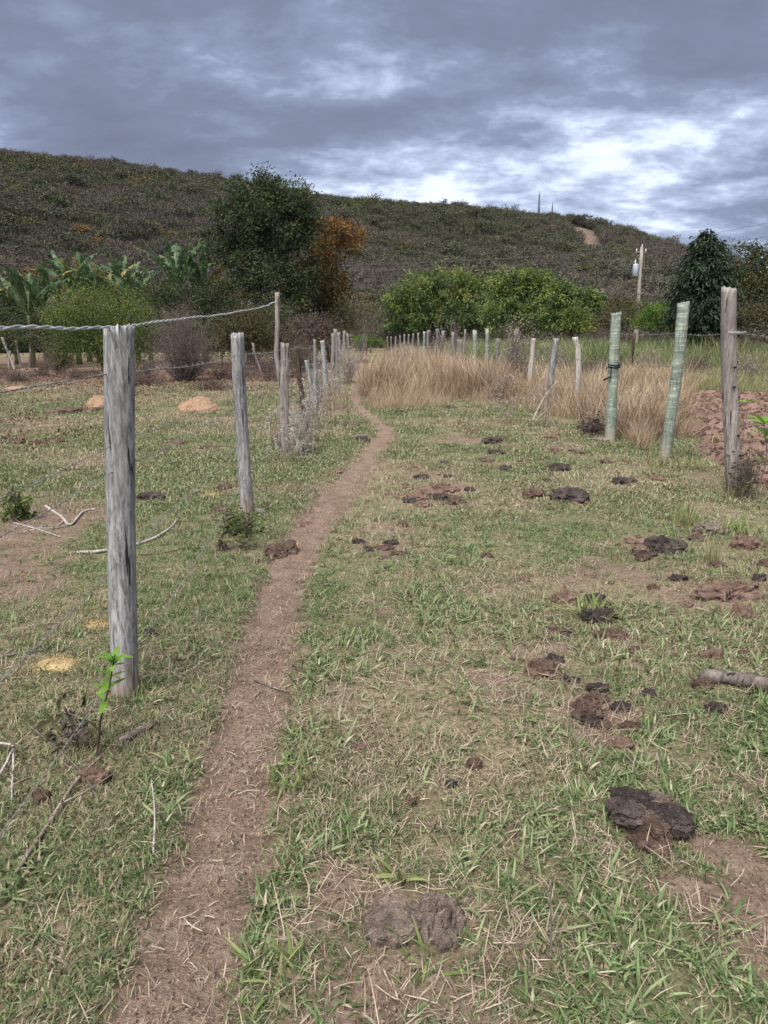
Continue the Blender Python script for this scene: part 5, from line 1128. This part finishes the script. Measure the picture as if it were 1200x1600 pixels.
one_tuft('green grass fringe at the right edge of the path foreground', 420, 1520, 40, (.06, .11), (.005, .009), M_tuft, 908, .07, .8, .1, bend=(.1, .8))
one_tuft('short grass tuft at the foot of the leaning green post', 1020, 730, 60, (.12, .32), (.004, .007), M_tuft, 909, .15, .2, .5)
one_tuft('dry grass tuft at the foot of the knotty post', 1165, 780, 60, (.10, .24), (.004, .006), M_tuft, 910, .2, .4, .5)
one_tuft('grass tuft at the foot of the silver-grey post', 222, 1085, 50, (.03, .08), (.003, .006), M_tuft, 911, .07, .6, .3)
one_tuft('dry grass tuft left of the path under the pointed post', 520, 642, 70, (.3, .75), (.004, .008), M_dryg, 912, .18, .15, .3)
one_tuft('dry grass tuft left of the path by the straight grey post', 532, 636, 70, (.3, .7), (.004, .008), M_dryg, 913, .2, .15, .3)

rs = np.random.RandomState(61)
def stalk_weed(label, px, py, H, n, seed, white=6, name='flower_stalks', mt=None, Y=None):
    """A loose stand of thin upright dead stems with small white tufts."""
    rs = np.random.RandomState(seed); x, y = at(px, py); root = empty(name, (x, y, gz(x, y))); mb = MB(); ml_ = MB()
    for i in range(n):
        b0 = np.array((rs.normal(0, .10), rs.normal(0, .10), -.02)); e_ = b0+np.array((rs.normal(0, .13*H), rs.normal(0, .13*H), H*rs.uniform(.45, 1.05))); p = limb(b0, e_, 7, .12, rs); mb.tube(p, np.linspace(.0045, .002, 7), 4)
        for j in range(3):
            q = p[rs.randint(3, 7)]; e2 = q+unit(rs.normal(size=3)+np.array((0, 0, .8)))*rs.uniform(.06, .2)*H; mb.tube(limb(q, e2, 3, .2, rs), [.003, .002, .0015], 3)
            if rs.rand() < white/10:
                k = 14; P0 = e2+rs.normal(0, .018, (k, 3)); leaf_faces(ml_, P0, rs.normal(size=(k, 3)), rs.normal(size=(k, 3)), rs.uniform(.012, .028, k), .012, rs.rand(k))
        P0 = p[2:6]+rs.normal(0, .015, (4, 3)); leaf_faces(ml_, P0, rs.normal(size=(4, 3)), rs.normal(size=(4, 3)), rs.uniform(.03, .06, 4), .014, rs.rand(4)*.4)
    mb.build('stems', mt or W_stick, root); ml_.build('tufts', L_white, root, smooth=False); return tag(root, label, 'dry weed')
L_white = leaf_mat('white_tufts', [(.30, .24, .19), (.55, .50, .45), (.74, .71, .67)])
for i, (px, py, H, n, lb) in enumerate(((468,706,1.0,13,'stand of pale dry stems with white tufts right of the split grey-brown post'),(487,690,.9,13,'dead stems with white tufts before the charred post'),(432,700,.55,9,'short dry stems left of the split grey-brown post'),
     (505,662,1.0,14,'white-tufted dry stems before the pointed post'),(520,640,1.1,16,'dense dry weed stalks by the straight grey post'),(530,618,1.2,16,'dry weed stalks between the far posts and the path'),(541,600,1.3,18,'tall dry weed stalks overhanging the narrow path end'),
     (455,724,.45,10,'low dry stems with white tufts at the blackened post foot'),(548,585,1.4,18,'grey weed stalks on the fence side of the path end'),(793,662,.6,12,'dry stems with white tufts at the edge of the tawny grass'),(845,668,.8,10,'thin dead stems leaning by the dark leaning post'))):
    stalk_weed(lb, px, py, H, n, 300+i)

for i, (px, py, lb) in enumerate(((1090,668,'small green weed tuft on the ploughed earth near the leaning green post'),(1120,700,'weed tuft sprouting from the ploughed earth left of the knotty post'),(1180,690,'weed tuft sprouting from the ploughed earth right of the knotty post'),(1100,640,'far weed tuft on the ploughed earth'),(1185,640,'farthest weed tuft on the ploughed earth'),(1090,735,'weed tuft at the near edge of the ploughed earth'))):
    o = one_tuft(lb, px, py, 40, (.06, .22), (.006, .012), M_tuft, 930+i, .16, .7, .3); o.location[2] += .06
# ------------------------------------------------------------------ turf and litter, left out where something lies on the ground
EX = np.array(EXCL)
def clear(X, Y, f=1.0):
    ok = np.ones(len(X), bool)
    for (x, y, rx, ry) in EX: ok &= np.hypot((X-x)/(rx*f), (Y-y)/(ry*f)) > 1
    return ok
# short grazed turf
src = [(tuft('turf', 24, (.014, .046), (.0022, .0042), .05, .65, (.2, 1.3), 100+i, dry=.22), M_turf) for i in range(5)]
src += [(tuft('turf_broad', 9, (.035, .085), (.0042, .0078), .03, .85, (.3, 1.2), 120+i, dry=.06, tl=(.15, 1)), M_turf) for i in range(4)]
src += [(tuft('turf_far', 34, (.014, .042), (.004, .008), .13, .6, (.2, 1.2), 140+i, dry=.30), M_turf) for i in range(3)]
X, Y, rs = sample(.25, 24, lambda y: 1300*min(1, (2.6/max(y, .1))**1.32), seed=3)
pd = path_dist(X, Y)
keep = rs.rand(len(X)) < (np.where(X < -.35, .7, .2)+np.where(X < -.35, .3, .8)*sst(.34, .60, fbm(X*2.1, Y*2.1, 4, 22)))*(1-.93*bare_mask(X, Y))*(1-field_mask(X, Y)*.97)*sst(.85, 1.2, pd+(fbm(X*5, Y*5, 3, 23)-.5)*.5)
redm = sst(17, 25, Y+(fbm(X*.4, Y*.4, 3, 8)-.5)*10)*sst(-2, -4, X)
keep &= rs.rand(len(X)) > .85*redm
keep &= clear(X, Y, 1.0)
X, Y = X[keep], Y[keep]; n = len(X)
gr = fbm(X*.75, Y*.75, 4, 21); lush = fbm(X*2.6, Y*2.6, 3, 24)+np.where(X < -.4, -.14, .07)
idx = rs.randint(0, 5, n)
br = (rs.rand(n) < sst(.40, .62, lush)*.55); idx[br] = rs.randint(5, 9, br.sum())
fr = (Y > 5.5) & (rs.rand(n) < sst(5.5, 8, Y)); idx[fr] = rs.randint(9, 12, fr.sum())
dryness = np.clip(sst(.60, .34, gr)*.7+rs.normal(0, .22, n)+np.where(X < -.3, -.40*(1-sst(6, 12, Y)), -.19), 0, 1); dryness[br] *= .35
dryness = np.where(fr, np.clip(dryness+.12, 0, 1), dryness)
sc = rs.uniform(.7, 1.35, n)*np.where(fr, 1+.035*np.clip(Y-5, 0, 20), 1)
rot = np.stack((rs.normal(0, .12, n), rs.normal(0, .12, n), rs.uniform(0, 6.28, n)), -1)
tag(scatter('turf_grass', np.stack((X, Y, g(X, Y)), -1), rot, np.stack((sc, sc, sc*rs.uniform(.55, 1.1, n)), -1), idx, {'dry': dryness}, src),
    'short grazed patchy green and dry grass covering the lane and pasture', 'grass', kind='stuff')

# straw and dead stems lying about
src = [(tuft('straw', 16, (.02, .075), (.0012, .0028), .06, 1.42, (0, .15), 200+i, dry=1, tl=(0, 1)), M_straw) for i in range(5)]
src += [(tuft('straw_long', 4, (.06, .15), (.0015, .0028), .05, 1.40, (0, .2), 210+i, dry=1, tl=(.3, 1)), M_straw) for i in range(3)]
src += [(tuft('straw_chip', 5, (.010, .032), (.0018, .0034), .05, 1.5, (0, .05), 220+i, seg=2, dry=1, tl=(.2, 1)), M_straw) for i in range(4)]
X, Y, rs = sample(.25, 14, lambda y: 430*min(1, (2.6/max(y, .1))**1.6), seed=5)
pd = path_dist(X, Y); onp = pd < 1.1
keep = rs.rand(len(X)) < np.where(onp, .95, (.2+.8*sst(.38, .62, fbm(X*2.1+9, Y*2.1, 4, 25)))*np.where(X < -.3, .42, 1.))*(1-field_mask(X, Y))
keep &= clear(X, Y, .8)
X, Y, onp = X[keep], Y[keep], onp[keep]; n = len(X)
idx = np.where(onp, np.where(rs.rand(n) < .985, rs.randint(8, 12, n), rs.randint(5, 8, n)), np.where(rs.rand(n) < .55, rs.randint(0, 5, n), np.where(rs.rand(n) < .22, rs.randint(5, 8, n), rs.randint(8, 12, n))))
sc = rs.uniform(.7, 1.3, n); rot = np.stack((rs.normal(0, .06, n), rs.normal(0, .06, n), rs.uniform(0, 6.28, n)), -1)
tag(scatter('straw_litter', np.stack((X, Y, g(X, Y)+np.where(onp, .022+.0028*Y, .008)), -1), rot, np.stack((sc, sc, sc), -1), idx, {'dry': np.ones(n)}, src),
    'pale dead straw and grass bits strewn over turf and path', 'straw', kind='stuff')


# crumbs of earth and bits of dead leaf on the bare ground
def crumb_mesh(seed):
    rs = np.random.RandomState(seed); mb = MB(); V8 = np.array([(a, b, c) for a in (-1, 1) for b in (-1, 1) for c in (-1, 1)], float); F8 = np.array(((0, 1, 3, 2), (4, 6, 7, 5), (0, 4, 5, 1), (2, 3, 7, 6), (0, 2, 6, 4), (1, 5, 7, 3)))
    for i in range(14):
        r = rs.uniform(.0008, .0028); c = np.array((rs.normal(0, .05), rs.normal(0, .05), r*.5)); mb.add(c+V8*r*rs.uniform(.2, 1.3, (8, 3)), [F8], rs.rand())
    return mb.mesh('crumbs', False)
m, t, b = mat('earth_crumbs', .95, .05); t.links.new(ramp(t, attr(t, 'tint'), [(0, (.075, .05, .038)), (.5, (.19, .13, .10)), (1, (.36, .28, .22))]), b.inputs['Base Color'])
X, Y, rs = sample(.25, 8, lambda y: 500*min(1, (2.2/max(y, .1))**2), seed=9); pd = path_dist(X, Y)
keep = (rs.rand(len(X)) < np.where(pd < 1.3, .75, np.maximum(bare_mask(X, Y), .25))); X, Y, pd = X[keep], Y[keep], pd[keep]; n = len(X); sc = rs.uniform(.7, 1.5, n)
tag(scatter('earth_crumbs', np.stack((X, Y, g(X, Y)+np.where(pd < 1.1, .014+.0028*Y, .002)), -1), np.stack((0*X, 0*X, rs.uniform(0, 6.28, n)), -1), np.stack((sc, sc, sc), -1), rs.randint(0, 6, n), {}, [(crumb_mesh(440+i), m) for i in range(6)]),
    'fine loose crumbs of brown earth on the path and bare spots', 'crumbs', kind='stuff')

# clods on the ploughed plot
rs = np.random.RandomState(31); X = rs.uniform(3.2, 16, 26000); Y = 5.9+14*rs.rand(26000)**1.3
keep = (rs.rand(26000) < field_mask(X, Y)*(.25+.75*fbm(X*1.5, Y*1.5, 3, 66))) & (X < .6*Y+2.5); X, Y = X[keep], Y[keep]; n = len(X)
fm = field_mask(X, Y); rel = (fbm(X*.7, Y*.7, 3, 61)-.4)*.10+np.abs(fbm(X*3.4, Y*3.4, 5, 62)-.5)*.75+.03*np.sin(X*.6+Y*7.5+3*fbm(X*.5, Y*.5, 2, 6))
Z = g(X, Y)+fm*(.03+np.clip(rel, 0, .5)*.5)-.06*(1-fm); sc = rs.uniform(.012, .04, n)*(1+1.2*(rs.rand(n) < .08))
def clod_src(seed):
    V, F = ICO[3]; V = V*(1+.9*(fbm3(V+seed, 1.4, 3, seed)-.5))[:, None]*np.array((1, .85, .65)); return np_mesh('clod', V, [F], None, False)
tag(scatter('field_clods', np.stack((X, Y, Z), -1), rs.uniform(0, 6.28, (n, 3)), np.stack((sc, sc, sc), -1), rs.randint(0, 5, n), {}, [(clod_src(i+1), M_field) for i in range(5)]),
    'loose red-brown clods strewn over the ploughed earth', 'clods', kind='stuff')
# dead leaves in the left pasture
m, t, b = mat('dead_leaves', .8, .1); t.links.new(ramp(t, attr(t, 'tint'), [(0, (.06, .038, .028)), (.5, (.15, .085, .06)), (1, (.30, .21, .15))]), b.inputs['Base Color'])
rs = np.random.RandomState(33); X = rs.uniform(-16, -1.9, 14000); Y = rs.uniform(7, 30, 14000)
keep = (rs.rand(14000) < sst(.50, .64, fbm(X*.6, Y*.45, 4, 67))*.5+.06*sst(14, 22, Y)+.35*sst(19, 25, Y)) & (X > -.62*Y-1.5); X, Y = X[keep], Y[keep]; n = len(X); sc = rs.uniform(.7, 1.5, n)
tag(scatter('dead_leaf_litter', np.stack((X, Y, g(X, Y)+.012), -1), np.stack((rs.normal(0, .15, n), rs.normal(0, .15, n), rs.uniform(0, 6.28, n)), -1), np.stack((sc, sc, sc), -1), rs.randint(0, 4, n), {}, [(tuft('dead_leaf', 13, (.025, .06), (.012, .03), .24, 1.3, (0, .6), 460+i), m) for i in range(4)]),
    'patches of brown dead leaves littering the left pasture', 'leaf litter', kind='stuff')
